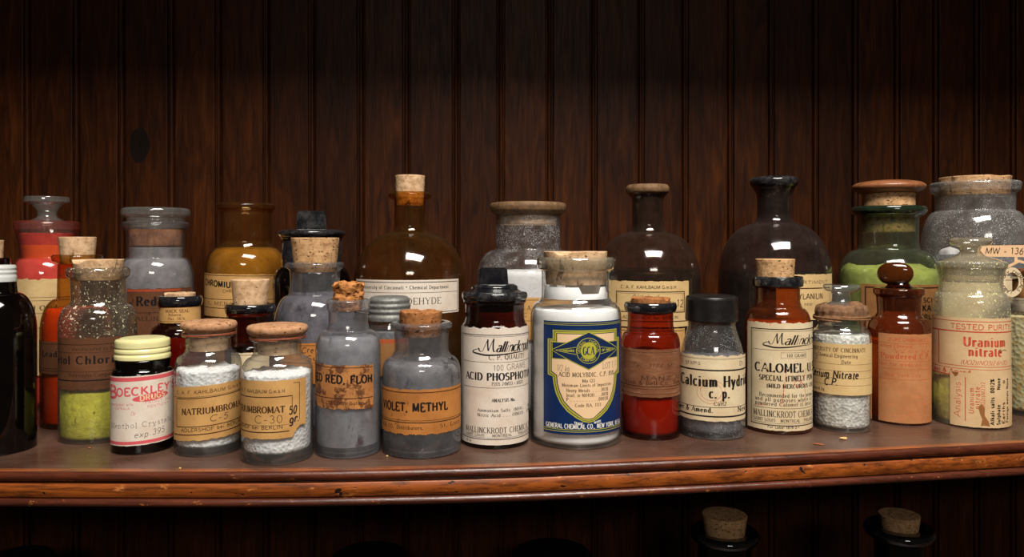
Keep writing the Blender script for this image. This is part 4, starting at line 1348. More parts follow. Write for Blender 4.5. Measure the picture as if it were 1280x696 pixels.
# 16 ---- zinc lid jar
v = Vessel('zinc_lidded_jar', 'small jar with ridged grey zinc lid behind the tall grey-filmed bottle', 487, 27, Z=.74, cat='jar', group=MID)
v.glass([(27, None), (27, 414, 8), (24, 402, 3)], [(24, 390, 1), (21, 390, 1)], G_CLEARD)
v.fill('powder', 412, P_GREYM)
v.lathe('zinc_lid', [(0, 369.5, 0), (22, 370, 3), (26, 374, 2), (25, 378.5, 1), (27, 381, 1.5), (25.6, 385, 1), (27.2, 388, 1.5), (25.6, 391.5, 1), (27.4, 395, 1.5), (27, 400, 1), (25.2, 400.5, .5), (25, 384, .5), (0, 384, 0)], M_ZINC)
L = Label(v, 465, 510, 424, 470, PA_BROWNK, torn=(.3, .3), r=27, seed=31)
lo, hi = L.a0 * L.r + .4, L.a1 * L.r - .4
L.fill([(lo, 424.5), (hi, 424.5), (hi, 429), (lo, 429)], I_REDF)
L.done()

# 17 ---- violet methyl
v = Vessel('corked_bottle', 'squat grey-filmed bottle with brown cork and orange-brown methyl violet label', 527, 49, yb=574.5, group=FRONT)
v.glass([(49, None), (49, 462, 20), (38, 445, 8), (33.5, 438, 4), (34, 411, 2)], [(38, 409, 1.5), (38.5, 404, 1.5), (36, 402, 1), (31, 402, 1)], G_GREYP)
v.fill('powder', 452, P_GREY, lump=2)
v.cork(388, 420, 27, 24, CORK_D, seed=41, chip=2, rough=.6, off=(-1, 0))
v.sediment(544, P_GREYD)
# tear of glass on the right shoulder
bm = bmesh.new()
bmesh.ops.create_uvsphere(bm, u_segments=24, v_segments=14, radius=1)
for q in bm.verts:
    q.co = Vector((q.co.x * 8.5 * v.sr * (1 - .25 * q.co.z), q.co.y * 3.5 * v.sr, q.co.z * 13 * v.sr))
me = bpy.data.meshes.new('glass_tear')
bm.to_mesh(me)
bm.free()
me.materials.append(M_BLACKD)
me.polygons.foreach_set('use_smooth', [True] * len(me.polygons))
o = bpy.data.objects.new('glass_tear', me)
COL.objects.link(o)
o.parent = v.o
o.location = (38 * v.sr, -15 * v.sr, v.z(455))
o.rotation_euler = (.25, -.45, .5)
L = Label(v, 478.2, 575.6, 487, 543.5, PA_ORANGE, torn=(.7, 1.0), a0=-86, a1=84, seed=23)
L.line(478.5, 491, 575.4, 491, 1.1, I_BROWN)
L.text('VIOLET, METHYL', 481, 558, 514.5, 10.5, 'gothic', I_BLACK)
L.line(478.5, 526, 575.4, 526, .6, I_BROWN)
L.line(478.5, 528.5, 575.4, 528.5, 1.2, I_BROWN)
L.text('CAL CO., Distributors.', 481, 529, 537, 4.6, 'roman', I_BROWN)
L.text('St. Louis', 549, 573, 536.5, 4.8, 'roman', I_BROWN)
L.done()

# 18 ---- aldehyde
v = Vessel('large_reagent_bottle', 'large round-shouldered light-brown bottle with cork and white aldehyde label', 512.5, 70, Z=.87, group=BACK)
v.glass([(70, None), (70, 347, 44), (23, 291, 6), (19.5, 284, 6), (19.5, 250, 2)], [(26, 247.5, 1), (27.5, 243, 1.5), (24, 240, 1), (18, 240.5, 1)], G_AMBERL, wall=1.8)
v.fill('liquid', 420, P_BROWNL)
v.cork(219.5, 258, 18.7, 16.8, CORK_L, seed=51)
L = Label(v, 448, 571, 350, 393, PA_WHITE, torn=(.1, .1), seed=25)
L.box(450, 353, 569.5, 391, .9, I_BLACK)
L.text('University of Cincinnati * Chemical Department', 457, 558, 361.5, 4.3, 'roman', I_BLACK)
L.line(450, 366, 569.5, 366, .5, I_BLACK)
L.text('DEHYDE', 508.5, 549, 380.5, 8, 'roman', I_BLACK, pre='AL', weight=.12)
L.done()

# 19 ---- acid phosphotungstic
v = Vessel('stoppered_bottle', 'dark bottle with black knobbed stopper and cream acid label, beside the big white jar', 618.5, 42, yb=562, group=FRONT)
v.glass([(42, None), (42, 416, 12), (38.5, 403, 4), (36.5, 396, 4), (37, 379, 1)], [(39, 377, 1), (39.5, 371, 1), (35, 370, 1), (31, 370, 1)], G_BROWN)
v.fill('powder', 440, P_BROWNL)
v.lathe('stopper_disc', [(0, 354, 0), (24, 354.5, 2), (29, 357.5, 1.5), (29, 361, 1.5), (32, 362.5, 1), (40.5, 364.5, 2.5), (41.5, 370, 3), (38, 376, 2), (35, 377, .5), (34.6, 377, 0), (34, 371, .3), (30.5, 371, 1), (29.5, 388, 1), (0, 388, 0)], M_BLACKD)
block('square_knob', v, -20.5, 17, 334, 356.5, M_BLACK, .90, .8)
L = Label(v, 577, 660.6, 410, 556.5, PA_WHITE, torn=(1.1, .1), a0=-83, a1=85, seed=27)
L.box(579, 419, 661.5, 549.5, .9, I_BLACK)
L.box(580.2, 421, 661.5, 547.5, .4, I_BLACK)


def signature(L, x0, x1, y, h, n_vis, full, xmax):
    """the flowing script with its long underline swash"""
    u0, u1 = L.ang(x0) * L.r, L.ang(x1) * L.r
    W = u1 - u0
    # capital M drawn as pen strokes, y up in units of h
    mstrokes = [
        [(-.02, .30), (.00, .12), (.05, .02), (.10, .10), (.17, .55), (.24, 1.0)],
        [(.24, 1.0), (.235, .5), (.25, .08)], [(.25, .08), (.32, .6), (.395, 1.06)], [(.395, 1.06), (.375, .5), (.385, .1), (.41, .02), (.44, .1)]]
    sc = h * 1.05
    mi = L.slot(I_BLACK)
    for q in mstrokes:
        pts = []
        for i in range(len(q) - 1):
            p0, p1, p2, p3 = q[max(0, i - 1)], q[i], q[i + 1], q[min(len(q) - 1, i + 2)]
            for k in range(5):
                t = k / 5
                pts.append(tuple(.5 * (2 * p1[j] + (p2[j] - p0[j]) * t + (2 * p0[j] - 5 * p1[j] + 4 * p2[j] - p3[j]) * t * t + (3 * p1[j] - p0[j] - 3 * p2[j] + p3[j]) * t ** 3) for j in (0, 1)))
        pts.append(q[-1])
        P = [(u0 + px * W * .62, y - py * sc) for px, py in pts]
        L.ribbon(P, 1, mi, 1, lambda dx, dy, s: (.45 + 1.5 * max(0, abs(dy) - .1) * (1 if dx * dy >= -.28 else .25)) * h / 15)
    uu = u0 + W * .28
    a1 = uu / L.r
    x_s = L.v.ax + L.r * math.sin(a1)
    L.text(full[:n_vis], x_s, x1, y, h * .88, 'script', I_BLACK, post=full[n_vis:], weight=.20)
    # swash
    sw = [(-.02, .30), (-.10, .18), (-.12, .0), (-.02, -.10), (.12, -.20), (.35, -.16), (.62, -.05), (.85, -.02), (1.02, .04)]
    P = []
    for i in range(len(sw) - 1):
        p0, p1, p2, p3 = sw[max(0, i - 1)], sw[i], sw[i + 1], sw[min(len(sw) - 1, i + 2)]
        for k in range(6):
            t = k / 6
            P.append(tuple(.5 * (2 * p1[j] + (p2[j] - p0[j]) * t + (2 * p0[j] - 5 * p1[j] + 4 * p2[j] - p3[j]) * t * t + (3 * p1[j] - p0[j] - 3 * p2[j] + p3[j]) * t ** 3) for j in (0, 1)))
    P.append(sw[-1])
    P = [(u0 + px * W, y - py * h + 1) for px, py in P]
    hi = L.a1 * L.r - 1
    P = [p for p in P if p[0] < hi]
    n = len(P)
    for i in range(n - 1):
        w = .5 + 1.5 * math.sin(PI * min(1, i / n * 1.15)) * h / 14
        L.ribbon([P[i], P[i + 1]], w, mi)


signature(L, 600, 659, 440, 15, 11, 'allinckrodt', 660)
L.text('C. P. QUALITY', 611.5, 654, 449.5, 5.8, 'roman', I_BLACK, weight=.17)
L.line(581, 453, 661, 453, .5, I_BLACK)
L.text('100 GRAMS', 617, 655, 463.5, 7.2, 'sans', I_GREY, rise=.03, weight=.11)
L.text('ACID PHOSPHOTUN', 584, 660.4, 475.5, 9, 'bold', I_BLACK)
L.text('P2O5 24WO3 + 6H2O', 615, 652, 482, 4.2, 'roman', I_BLACK)
L.line(581, 485, 661, 485, .5, I_BLACK)
L.text('ANALYSIS No.', 615, 643, 502.5, 4, 'bold', I_BLACK)
L.text('Ammonium Salts  (NH4) . .  1.000', 598, 661, 515, 3.8, 'roman', I_BLACK)
L.text('Nitric Acid . . . (HNO3) .  0.005', 598, 661, 521, 3.8, 'roman', I_BLACK)
L.text('MALLINCKRODT CHEMICAL W', 584, 661, 541.5, 6.8, 'roman', I_BLACK, weight=.16)
L.text('SAINT LOUIS     MONTREAL     PHILADELPHIA', 584, 661, 546, 3.0, 'roman', I_BLACK)
L.text('15-G', 584, 590, 554.3, 2.6, 'sans', I_BLACK)
L.done()

# 20 ---- the jar behind with white powder
v = Vessel('wide_necked_jar', 'wide-necked clear jar of white powder, salt-dusted inside, with rust-brown rim behind the white jar', 660, 64, Z=.86, cat='jar', group=BACK)
v.glass([(64, None), (64, 343, 30), (41, 312, 4), (40.5, 270, 2)], [(42, 266, 1.5), (42, 263, 1), (37, 263, 1)], G_SALT)
v.lathe('brown_rim', [(38, 267.5, .5), (42.6, 268, 1.5), (47, 263.5, 2), (48, 258, 2), (46.5, 254.2, 1.5), (40, 253.2, 1), (36, 253.5, 1)], M_RUST)
v.fill('powder', 338, P_WHITE, lump=2, mound=1)
v.cork(255, 281, 37.5, 35.5, CORK_L, seed=61)
L = Label(v, 600, 712, 372, 425, PA_TAN, torn=(.3, .3), seed=33)
L.line(601, 375, 711, 375, .6, I_BROWN)
L.text('C. A. F. KAHLBAUM', 652, 700, 387, 5, 'roman', I_BROWN)
L.text('C', 655, 659, 396, 5, 'roman', I_BROWN)
L.line(601, 401, 711, 401, .6, I_BROWN)
L.done()

# 21 ---- big white jar
v = Vessel('large_corked_jar', 'large clear jar of white powder with flat cork and blue and yellow shield label', 719.5, 57, yb=563, cat='jar', group=FRONT)
v.glass([(57, None), (57, 394, 26), (47, 377, 7), (43, 371, 4), (43, 338, 3)], [(47.5, 335, 2), (48.5, 324, 2), (47, 321.5, 1), (41, 321.5, 1)], G_CLEAR, wall=3, base=4.5)
v.fill('powder', 385, P_WHITE, lump=1.5, mound=2)
v.lathe('residue_ring', [(39.6, 372, 0), (39.6, 357, 0), (39.0, 357.5, 0), (39.0, 371, 0)], P_WHITE, fn=lambda r, z, a, i: (r, z - (.006 if noise.noise(Vector((math.sin(a) * 1.3, math.cos(a) * 1.3, 4))) > .1 and i in (1, 2) else 0)))
v.lathe('glass_rim', [(43.2, 337.5, .3), (47.8, 335.8, 2), (49.2, 330, 2), (48.9, 323.5, 2), (47, 320.9, 1), (42.2, 320.9, .5)], glass('rim_glass', (.86, .86, .82, 1), 0.20, (186, 176, 152), edge=.25, gain=2.0))
v.cork(314, 355, 39.5, 37.5, CORK_L, seed=71, chip=4, rough=.5)
L = Label(v, 681, 774, 402, 543.5, PA_BLUE, a0=-42, a1=73, seed=41)
C0 = math.radians(15.5) * L.r
HW = math.radians(57.3) * L.r


def D(pts):
    return [(C0 + a * HW, y) for a, y in pts]


def sym(half):
    return D(half + [(-a, y) for a, y in reversed(half)])


def shield(k, ky):
    h = [(.765 - k, 413 + ky), (.765 - k, 424.5 + ky), (.89 - k, 424.5 + ky), (.89 - k, 470 - ky), (.765 - k, 472 - ky * .5), (.75 - k, 480), (.70 - k, 492 - ky * .3), (.60 - k * .9, 504 - ky * .5), (.45 - k * .8, 514.5 - ky * .8), (.25 - k * .5, 523 - ky), (.10, 527.5 - ky), (0, 528.5 - ky)]
    return sym(h)


for yy in (404.4, 406.4):
    L.line(681.5, yy, 773.6, yy, .6, I_OLIVE)
for yy in (537.5, 540):
    L.line(681.5, yy, 773.6, yy, .8, I_OLIVE)
L.fill(shield(0, 0), I_OLIVE, 1)
L.fill(shield(.035, 1.6), I_BLUE, 2)
L.fill(shield(.05, 2.2), I_OLIVE, 3)
L.fill(shield(.085, 4.0), I_BLUE, 4)
L.fill(shield(.105, 4.8), I_CREAM, 5)
L.fill(D([(-.78, 428), (.78, 428), (.78, 449.5), (-.78, 449.5)]), I_OLIVE, 6)
L.fill(D([(-.765, 428.8), (.765, 428.8), (.765, 448.7), (-.765, 448.7)]), I_BLUE, 7)
L.fill(D([(-.80, 438.5), (0, 414.5), (.80, 438.5), (0, 462.5)]), I_OLIVE, 8)
L.fill(D([(-.77, 438.5), (0, 415.6), (.77, 438.5), (0, 461.4)]), I_BLUE, 9)
for sgn in (-1, 1):
    L.ribbon(D([(sgn * .70, 438.5), (sgn * .26, 434.0)]), .6, L.slot(I_OLIVE), 10)
    L.ribbon(D([(sgn * .70, 438.5), (sgn * .26, 443.0)]), .6, L.slot(I_OLIVE), 10)


def disc(r, ry, m, layer):
    L.fill([(C0 + r * math.cos(2 * PI * i / 36), 438.5 + ry * math.sin(2 * PI * i / 36)) for i in range(36)], m, layer, step=.6)


disc(14.8, 16.2, I_OLIVE, 10)
disc(14.0, 15.4, I_BLUE, 11)
disc(9.6, 10.6, I_OLIVE, 12)
L.arc_text('GENERAL CHEMICAL', C0, 438.5, 12.0, 195, -15, 3.2, I_OLIVE, 13)
L.arc_text('COMPANY', C0, 438.5, 12.2, 222, 318, 3.2, I_OLIVE, 13, flip=True)


def tu(s, ua, ub, y, h, style, m, **k):
    L.text(s, L.v.ax + L.r * math.sin((C0 + ua * HW) / L.r), L.v.ax + L.r * math.sin((C0 + ub * HW) / L.r), y, h, style, m, **k)


tu('GCA', -.115, .115, 443.5, 10, 'bold', I_BLUE, layer=13)
tu('STANDARD', -.60, -.30, 439.9, 2.8, 'gothic', I_OLIVE, layer=10)
tu('OF PURITY', .30, .60, 439.9, 2.8, 'gothic', I_OLIVE, layer=10)
tu('LOT 1 7', .32, .72, 462, 7, 'type', I_GREY, layer=6, rise=.06)
tu('1/2 kg', -.66, -.40, 464.5, 8, 'hand', I_GREY, layer=6)
tu('ACID MOLYBDIC, C.P. 85%', -.62, .64, 471, 5.2, 'roman', I_BLACK, layer=6)
tu('Mo O3', -.13, .13, 478, 4, 'roman', I_BLACK, layer=6)
tu('Maximum Limits of Impurities', -.55, .55, 483.5, 3.8, 'roman', I_BROWN, layer=6)
tu('Heavy Metals  . . . .003%', -.46, .46, 490, 4, 'roman', I_BROWN, layer=6)
tu('Insol. in NH4OH . . .005%', -.46, .46, 496, 4, 'roman', I_BROWN, layer=6)
tu('P . . . . . . . . . .0005%', -.46, .46, 501.5, 4, 'roman', I_BROWN, layer=6)
tu('Code RA. 1111', -.28, .28, 508.5, 3.8, 'roman', I_BROWN, layer=6)
tu('TRADE', -.30, -.12, 530, 2.8, 'gothic', I_WHITE, layer=2, rise=-.15)
tu('MARK', .12, .28, 530, 2.8, 'gothic', I_WHITE, layer=2, rise=.15)
tu('GENERAL CHEMICAL CO., NEW YORK, U.S.A.', -.93, .95, 536, 5.6, 'gothic', I_WHITE, layer=2)
L.done()

# 22 ---- brown bottle, kahlbaum
v = Vessel('large_reagent_bottle', 'large brown long-necked bottle half full of black liquid with tan label, open mouth', 809.5, 66, Z=.86, group=BACK)
v.glass([(66, None), (66, 343, 40), (24, 291, 6), (20, 283, 6), (20, 248, 3), (24, 243.5, 2)], [(26, 241, 2), (27, 235, 2.5), (24, 231.5, 1.5), (17, 232, 1)], G_BROWND, wall=1.8)
v.fill('liquid', 336, P_BLACK)
v.lathe('dark_rim', [(19, 243, .3), (23.4, 243, 1), (26.8, 240.6, 2), (27.7, 235, 2.5), (24.5, 230.9, 1.5), (19, 231.2, .6)], M_RUST)
v.lathe('dark_plug', [(0, 241, 0), (17.6, 241, 1), (17.4, 290, 2), (0, 290, 0)], P_BROWNL)
L = Label(v, 764.5, 858, 351.5, 409, PA_BUFF, torn=(.5, .4), seed=45)
L.text('C. A. F. KAHLBAUM G.m.b.H.', 778, 844, 361, 4, 'sans', I_BROWN)
L.box(772.5, 365, 852.5, 390.5, 1.2, I_BROWN)
L.box(774, 367, 851, 388.5, .4, I_BROWN)
L.text('Aldehyd', 790, 822, 373, 5, 'ital', I_FADE)
L.text('Nr. 12', 826, 851, 384, 9, 'hand', I_FADE)
L.text('ADLERSHOF bei BERLIN', 780, 845, 399, 4, 'sans', I_BROWN)
L.line(766, 402, 857, 402, 1.2, I_BROWN)
L.done()
L = Label(v, 764.5, 853, 411, 450, PA_TAN, torn=(.3, .4), seed=46, name='lower_label')
L.line(766, 414, 852, 414, .8, I_BROWN)
L.done()

# 23 ---- red bottle
v = Vessel('corked_bottle', 'small glowing red-brown bottle with brown glazed label beside the big white jar', 813, 37, yb=551, group=FRONT)
v.glass([(37, None), (37, 430, 18), (30, 414, 7), (28.5, 406, 4), (28.5, 390, 1)], [(31.5, 388, 2), (33, 382, 3), (31, 377.5, 1.5), (25, 378, 1)], G_RED)
v.fill('powder', 438, powder('brick_powder', (200, 122, 84), .08, 50, .0004), lump=1.5)
v.lathe('dark_rim', [(26, 377, .3), (31.3, 377.1, 1.5), (33.6, 382, 3), (31.8, 388.4, 2), (29, 389.8, .5), (28.9, 389, 0)], M_BLACK)
v.cork(371.5, 392, 25, 23, CORK_D, chip=3.5, seed=81)
L = Label(v, 776.4, 849.6, 437, 497, PA_DARKR, torn=(.6, .4), seed=47)
for y, w in ((441, .5), (483.5, 1.0), (487, .4), (493, .5)):
    L.line(777, y, 849, y, w, I_BROWN)
L.text('MANZ Al', 802, 848, 475, 4.8, 'bold', I_FADE)
L.text('nson & Bell Co., New', 783, 848, 481.5, 5, 'roman', I_BROWN)
L.text('Tel. 3174-M', 790, 838, 460, 5, 'ital', I_FADE)
L.done()

# 24 ---- calcium hydride
v = Vessel('screw_cap_bottle', 'clear sloping-shouldered bottle of grey powder with black screw cap and calcium hydride label', 889.5, 41.5, yb=551, group=FRONT)
v.glass([(41.5, None), (41.5, 450, 9), (38, 432, 9), (30.5, 410, 6), (30, 404, 2)], [(31, 401, 1), (28, 398, 1), (26, 398, 1)], G_CALC, base=7)
v.fill('powder', 441, P_GREYM, lump=1)
capp = [(0, 368.5, 0), (27, 368.5, 2), (32, 370, 2), (33, 373, 1), (33.05, 375, 0), (33.5, 397.5, 0), (33.6, 399, 1), (32.6, 400.5, .6), (31.8, 400, .5), (31.6, 380, .5), (0, 380, 0)]
pr = rounded(v.conv(capp), .8 * v.sr)
za, zb_ = v.z(374), v.z(398.6)
revolve('screw_cap', pr, M_PLASTIC, v.o, 144, lambda r, z, a, i: (r - (.3 * v.sr if (zb_ - .0002 < z < za and r > 32.4 * v.sr and int(a / (2 * PI) * 144 + .5) % 2) else 0), z))
L = Label(v, 848.4, 930.8, 445, 527, PA_CREAM, torn=(.9, .4), seed=51)
L.text('5 grams', 853, 876, 457, 5.2, 'type', I_FADE)
L.text('D', 923, 926.5, 458, 5, 'roman', I_BROWN)
L.line(848.6, 449, 930.6, 449, .5, I_BLACK)
L.line(848.6, 463.2, 930.6, 463.2, 1.9, I_BLACK)
cs = [(889 + 17 * math.cos(2 * PI * i / 30), 490 + 15 * math.sin(2 * PI * i / 30)) for i in range(31)]
L.curve(cs, .6, I_REDF)
cs = [(889 + 13 * math.cos(2 * PI * i / 30), 490 + 11 * math.sin(2 * PI * i / 30)) for i in range(31)]
L.curve(cs, .6, I_REDF)
L.text('Calcium Hydrid', 852.5, 930.5, 483.5, 13, 'bold', I_BLACK, layer=2)
L.text('c. p.', 887, 911, 497.5, 12, 'bold', I_BLACK, layer=2)
L.text('CaH2', 892.5, 907, 507, 5, 'roman', I_BLACK, layer=2)
L.line(848.6, 509.5, 930.6, 509.5, .7, I_BLACK)
L.text('mer & Amend.', 850, 891, 516, 5.8, 'bold', I_BLACK)
L.text('New', 921, 930, 516, 5.8, 'bold', I_BLACK)
L.line(848.6, 521, 930.6, 521, 1.9, I_BLACK)
L.done()

# 25 ---- large dark bottle
v = Vessel('large_reagent_bottle', 'largest dark dusty bottle with flared black neck, behind the calomel bottle', 967.5, 72, Z=.89, group=BACK)
v.glass([(72, None), (72, 340, 46), (26, 279.5, 6), (21.5, 272, 6), (21.5, 244, 8), (28, 233, 3)], [(30, 230, 2), (30.5, 225, 2), (27, 222, 1.5), (18, 222.5, 1)], G_BROWNE, wall=1.8)
v.fill('liquid', 339, P_BLACK)
v.lathe('black_rim', [(20, 234, .3), (28.2, 234, 1), (30.8, 230, 2), (31.2, 225, 2), (27.5, 221.4, 1.5), (19, 222, .6)], M_BLACKD)
v.lathe('dark_plug', [(0, 236, 0), (19, 236, 1), (19, 277, 2), (0, 277, 0)], P_BLACK)
L = Label(v, 940, 1036.5, 343, 400, PA_BUFF, torn=(.5, .4), a0=2, a1=74, seed=53)
L.text('SORTIMENT', 990, 1030, 355, 4, 'sans', I_FADE)
L.line(972, 360.5, 1033.5, 360.5, 1.4, I_BROWN)
L.line(1033.5, 360, 1033.5, 398, .8, I_BROWN)
L.text('YLANILIN', 996, 1024.5, 374, 7, 'sans', I_BROWN)
L.text('rein', 1003, 1012, 382, 4, 'roman', I_FADE)
L.done()

# 26 ---- calomel
v = Vessel('corked_bottle', 'tall red-brown bottle with cork and cream calomel label marked in red pencil', 972, 43, yb=544, group=FRONT)
v.glass([(43, None), (43, 412, 24), (31, 384, 10), (28, 377, 4), (28, 359, 1)], [(31, 357.5, 1), (31.5, 348, 1), (30, 345.5, 1), (25, 345.5, 1)], G_AMBERF)
v.fill('powder', 400, P_PEACH)
v.lathe('black_rim', [(26, 345, .3), (31.4, 345.1, 1.2), (32.4, 349, 1), (32.2, 357, 1.2), (29, 358.6, .5), (28.4, 358, 0)], M_BLACKD)
v.cork(323.5, 352, 25, 23, CORK, seed=91, off=(-3, 0))
L = Label(v, 934.5, 1014, 404, 539, PA_CREAM, torn=(1.1, .4), a0=-60, a1=84, seed=57, skew=-.005)
L.text('7', 962, 964, 407.5, 3, 'sans', I_RED)
L.box(940, 412, 1014.6, 532.5, 1.2, I_BLACK)
L.box(941.8, 414.5, 1014.6, 530, .4, I_BLACK)
signature(L, 962, 1013, 431, 13.5, 8, 'allinckrodt', 1014)
L.line(943, 438, 1014, 438, .5, I_BLACK)
L.box(976, 441, 1006, 448, .4, I_FADE)
L.text('100 GRAMS', 983, 1006, 446.5, 3.8, 'roman', I_BLACK)
L.text('CALOMEL U.', 945, 1013, 465.5, 10.5, 'bold', I_BLACK, post='S.P.')
L.text('SPECIAL (FINELY POW', 950, 1013.5, 476.5, 6.5, 'bold', I_BLACK)
L.text('(MILD MERCUROUS CHL', 959, 1013.8, 485.5, 5, 'bold', I_BLACK)
L.text('Recommended for the prepar', 950, 1013.5, 497, 4.6, 'roman', I_BLACK)
L.text('and all purposes where a c', 945, 1013.5, 502.5, 4.6, 'roman', I_BLACK)
L.text('powdered Calomel is desir', 945, 1012, 508, 4.6, 'roman', I_BLACK)
L.line(943, 511, 1014, 511, .5, I_BLACK)
L.text('MALLINCKRODT CHEMICA', 943, 1013.8, 522, 7.6, 'roman', I_BLACK, weight=.17)
L.text('SAINT LOUIS   MONTREAL   PHILADEL', 943, 1013.8, 528, 3.6, 'roman', I_BLACK)
L.curve([(983, 461), (981, 474), (979, 490), (976, 506)], .9, I_REDP, 2)
L.curve([(1006, 462), (1003, 472), (996, 484), (992, 480), (996, 476), (1003, 482), (1005, 495), (1001, 506)], .9, I_REDP, 2)
L.line(944, 509, 960, 507.5, .7, I_REDP, 2)
L.text('For Label 1878-2-1', 960, 998, 536, 2.8, 'sans', I_BLACK)
L.done()

# 27 ---- cerium nitrate
v = Vessel('stoppered_bottle', 'small clear bottle of glassy crystals with glass stopper, twine and cerium nitrate label', 1051.5, 38, yb=542, group=FRONT)
v.glass([(38, None), (38, 423, 12), (33, 411, 6), (30, 407, 3), (30, 395, 2)], [(32, 392, 1.5), (33, 388, 2), (30, 385.5, 1), (26, 385.5, 1)], G_CLEAR)
v.fill('crystals', 417, P_SALT, lump=2, mound=2)
v.lathe('glass_stopper', [(0, 354.5, 0), (22, 355, 2), (24.3, 358.5, 2), (22, 363, 2.5), (14, 365, 3), (12, 369, 3), (12.5, 376, 3), (23, 381, 4), (29, 384.5, 1.5), (25.5, 386.5, 1), (24, 405, 1), (0, 405, 0)], G_STOP)
pts = [(14, 381.5, 1), (24, 379.5, 3), (32, 382, 2), (34, 388, 1.5), (33, 393, 1), (34.5, 396, 1), (33.2, 396.5, .4), (31.4, 392, .4), (33.2, 387, 1), (31, 383.4, 1), (24, 381, 2), (14.6, 382.6, .5)]
pr = rounded(v.conv(pts), 1 * v.sr)
sr_, zz_ = v.sr, v.z(392)
revolve('paper_cover', pr, M_COVER, v.o, 96, lambda r, z, a, i: (r + (.9 * math.sin(a * 17) + .8 * noise.noise(Vector((math.sin(a) * 3, math.cos(a) * 3, 2)))) * sr_ * .7, z + (1.6 * noise.noise(Vector((math.sin(a) * 2.2, math.cos(a) * 2.2, 9 + r * 100)))) * sr_ * 1.2 + (.004 if (z > zz_ and math.cos(a - .75) > .965) else 0)))
v.twine(396, 35.4, M_TWINE2, 3, 1.15, amp=.8)
L = Label(v, 1014, 1089, 430.5, 494.5, PA_BUFF, torn=(.3, .1), a0=-83, a1=81, seed=61)
L.text('UNIVERSITY OF CINCINNATI', 1016, 1080, 440.5, 4.8, 'roman', I_BROWN)
L.text('Chemical Engineering', 1023, 1071, 447.5, 4.4, 'roman', I_BROWN)
L.text('Date', 1052, 1063, 455, 4.4, 'roman', I_BROWN)
L.text('13', 1016, 1022, 452.5, 7, 'hand', I_GREY)
for y in (456, 464.5, 473.5, 482.5):
    L.line(1015, y, 1088, y, .4, I_FADE)
L.text('Cerium Nitrate', 1015.5, 1072, 473.5, 9, 'handb', I_PEN, layer=2)
L.text('C.P.', 1031, 1047, 482.5, 8.5, 'handb', I_PEN, layer=2)
L.text('Prepared by', 1015, 1031, 491, 3.8, 'roman', I_BROWN)
L.done()

# 28 ---- amber with round stopper
v = Vessel('stoppered_bottle', 'amber bottle with rounded disc stopper and faded peach label in front of the green jar', 1123.5, 40.5, yb=532.5, group=FRONT)
v.glass([(40.5, None), (40.5, 414, 20), (31, 396, 5), (27.5, 391, 3), (29, 370, 4)], [(32.5, 367, 1.5), (33, 361.5, 1.5), (31, 359.5, 1), (25, 359.5, 1)], G_AMBERF)
v.fill('powder', 424, P_PEACH)
v.lathe('stopper_neck', [(0, 352, 0), (12, 352, 2), (15, 356.5, 2), (19, 359.5, 1), (24.4, 361.8, 1), (24, 388, 2), (0, 388, 0)], G_BROWN)
bm = bmesh.new()
bmesh.ops.create_uvsphere(bm, u_segments=40, v_segments=24, radius=1)
for q in bm.verts:
    x, y, z = q.co
    q.co = Vector((math.copysign(abs(x) ** .88, x) * 23 * v.sr, y * 7.5 * v.sr, math.copysign(abs(z) ** .9, z) * 16.3 * v.sr))
me = bpy.data.meshes.new('disc_stopper')
bm.to_mesh(me)
bm.free()
me.materials.append(plain('amber_stopper_glass', (.055, .013, .002, 1), .08, .6, .3, 60, 0, 0, .5))
me.polygons.foreach_set('use_smooth', [True] * len(me.polygons))
o = bpy.data.objects.new('disc_stopper', me)
COL.objects.link(o)
o.parent = v.o
o.location = (-4.5 * v.sr, 0, v.z(342))
L = Label(v, 1092, 1163, 418, 529.5, PA_FADE, torn=(.3, .3), a0=-38, a1=80, seed=67)
for i, (y, h, x0, x1, st) in enumerate(((427, 4, 1112, 1155, 'sans'), (435, 4, 1098, 1140, 'roman'), (441, 4, 1118, 1160, 'roman'), (449, 6.5, 1102, 1160, 'bold'), (458, 4, 1100, 1150, 'roman'), (471, 3.5, 1106, 1150, 'roman'))):
    L.text(('PURE CHEMICALS', 'Eastern Chemical', 'Works', 'Powdered C.P.', 'Not for medicine', 'New York City')[i], x0, x1, y, h, st, I_REDF)
for y in (430, 452, 462, 475):
    L.line(1098, y, 1161, y, .5, I_REDF)
L.done()

# 29 ---- green jar
v = Vessel('green_jar', 'wide green glass jar of lime powder with domed wooden lid over cork', 1110.5, 66, Z=.90, cat='jar', group=BACK)
v.glass([(66, None), (66, 348, 34), (40, 312, 4), (38, 304, 4), (38, 272, 2)], [(44, 268.5, 2), (48, 264, 2), (47, 259, 2), (40, 258, 1.5), (36, 258.5, 1)], G_GREEN)
v.lathe('dark_rim', [(37, 257.6, .3), (42, 257.6, 1), (47.6, 258.8, 2), (48.8, 264, 2), (44.5, 268.9, 2), (39, 270.4, .5), (38.6, 269.5, 0)], plain('dark_green_glass', (.012, .022, .012, 1), .08, .6, .2, 60, 0, 0, .6))
v.fill('powder', 336, P_LIME, lump=7, seed=5, freq=2.2, mound=6)
v.cork(238, 290, 34, 33, CORK, name='cork_plug', seed=95)
v.lathe('wooden_lid', [(0, 225.2, 0), (25, 225.8, 10), (42, 228.5, 4), (47.5, 232.5, 3), (46, 237, 3), (37, 241.5, 3), (30, 242, 1), (0, 242, 0)], M_WOODLID)
L = Label(v, 1078, 1172, 356, 440, PA_BROWNK, a0=-30, a1=70, torn=(.2, .2), seed=71)
L.box(1083, 360, 1169, 438, 2.0, I_BROWN)
L.text('MISCHE', 1141, 1168, 378, 5.5, 'gothic', I_BLACK)
L.text('F. KAHL', 1139, 1168, 389, 7.5, 'gothic', I_BLACK, pre='C. A. ')
L.text('BERLIN', 1142, 1167, 399, 5.5, 'gothic', I_BLACK)
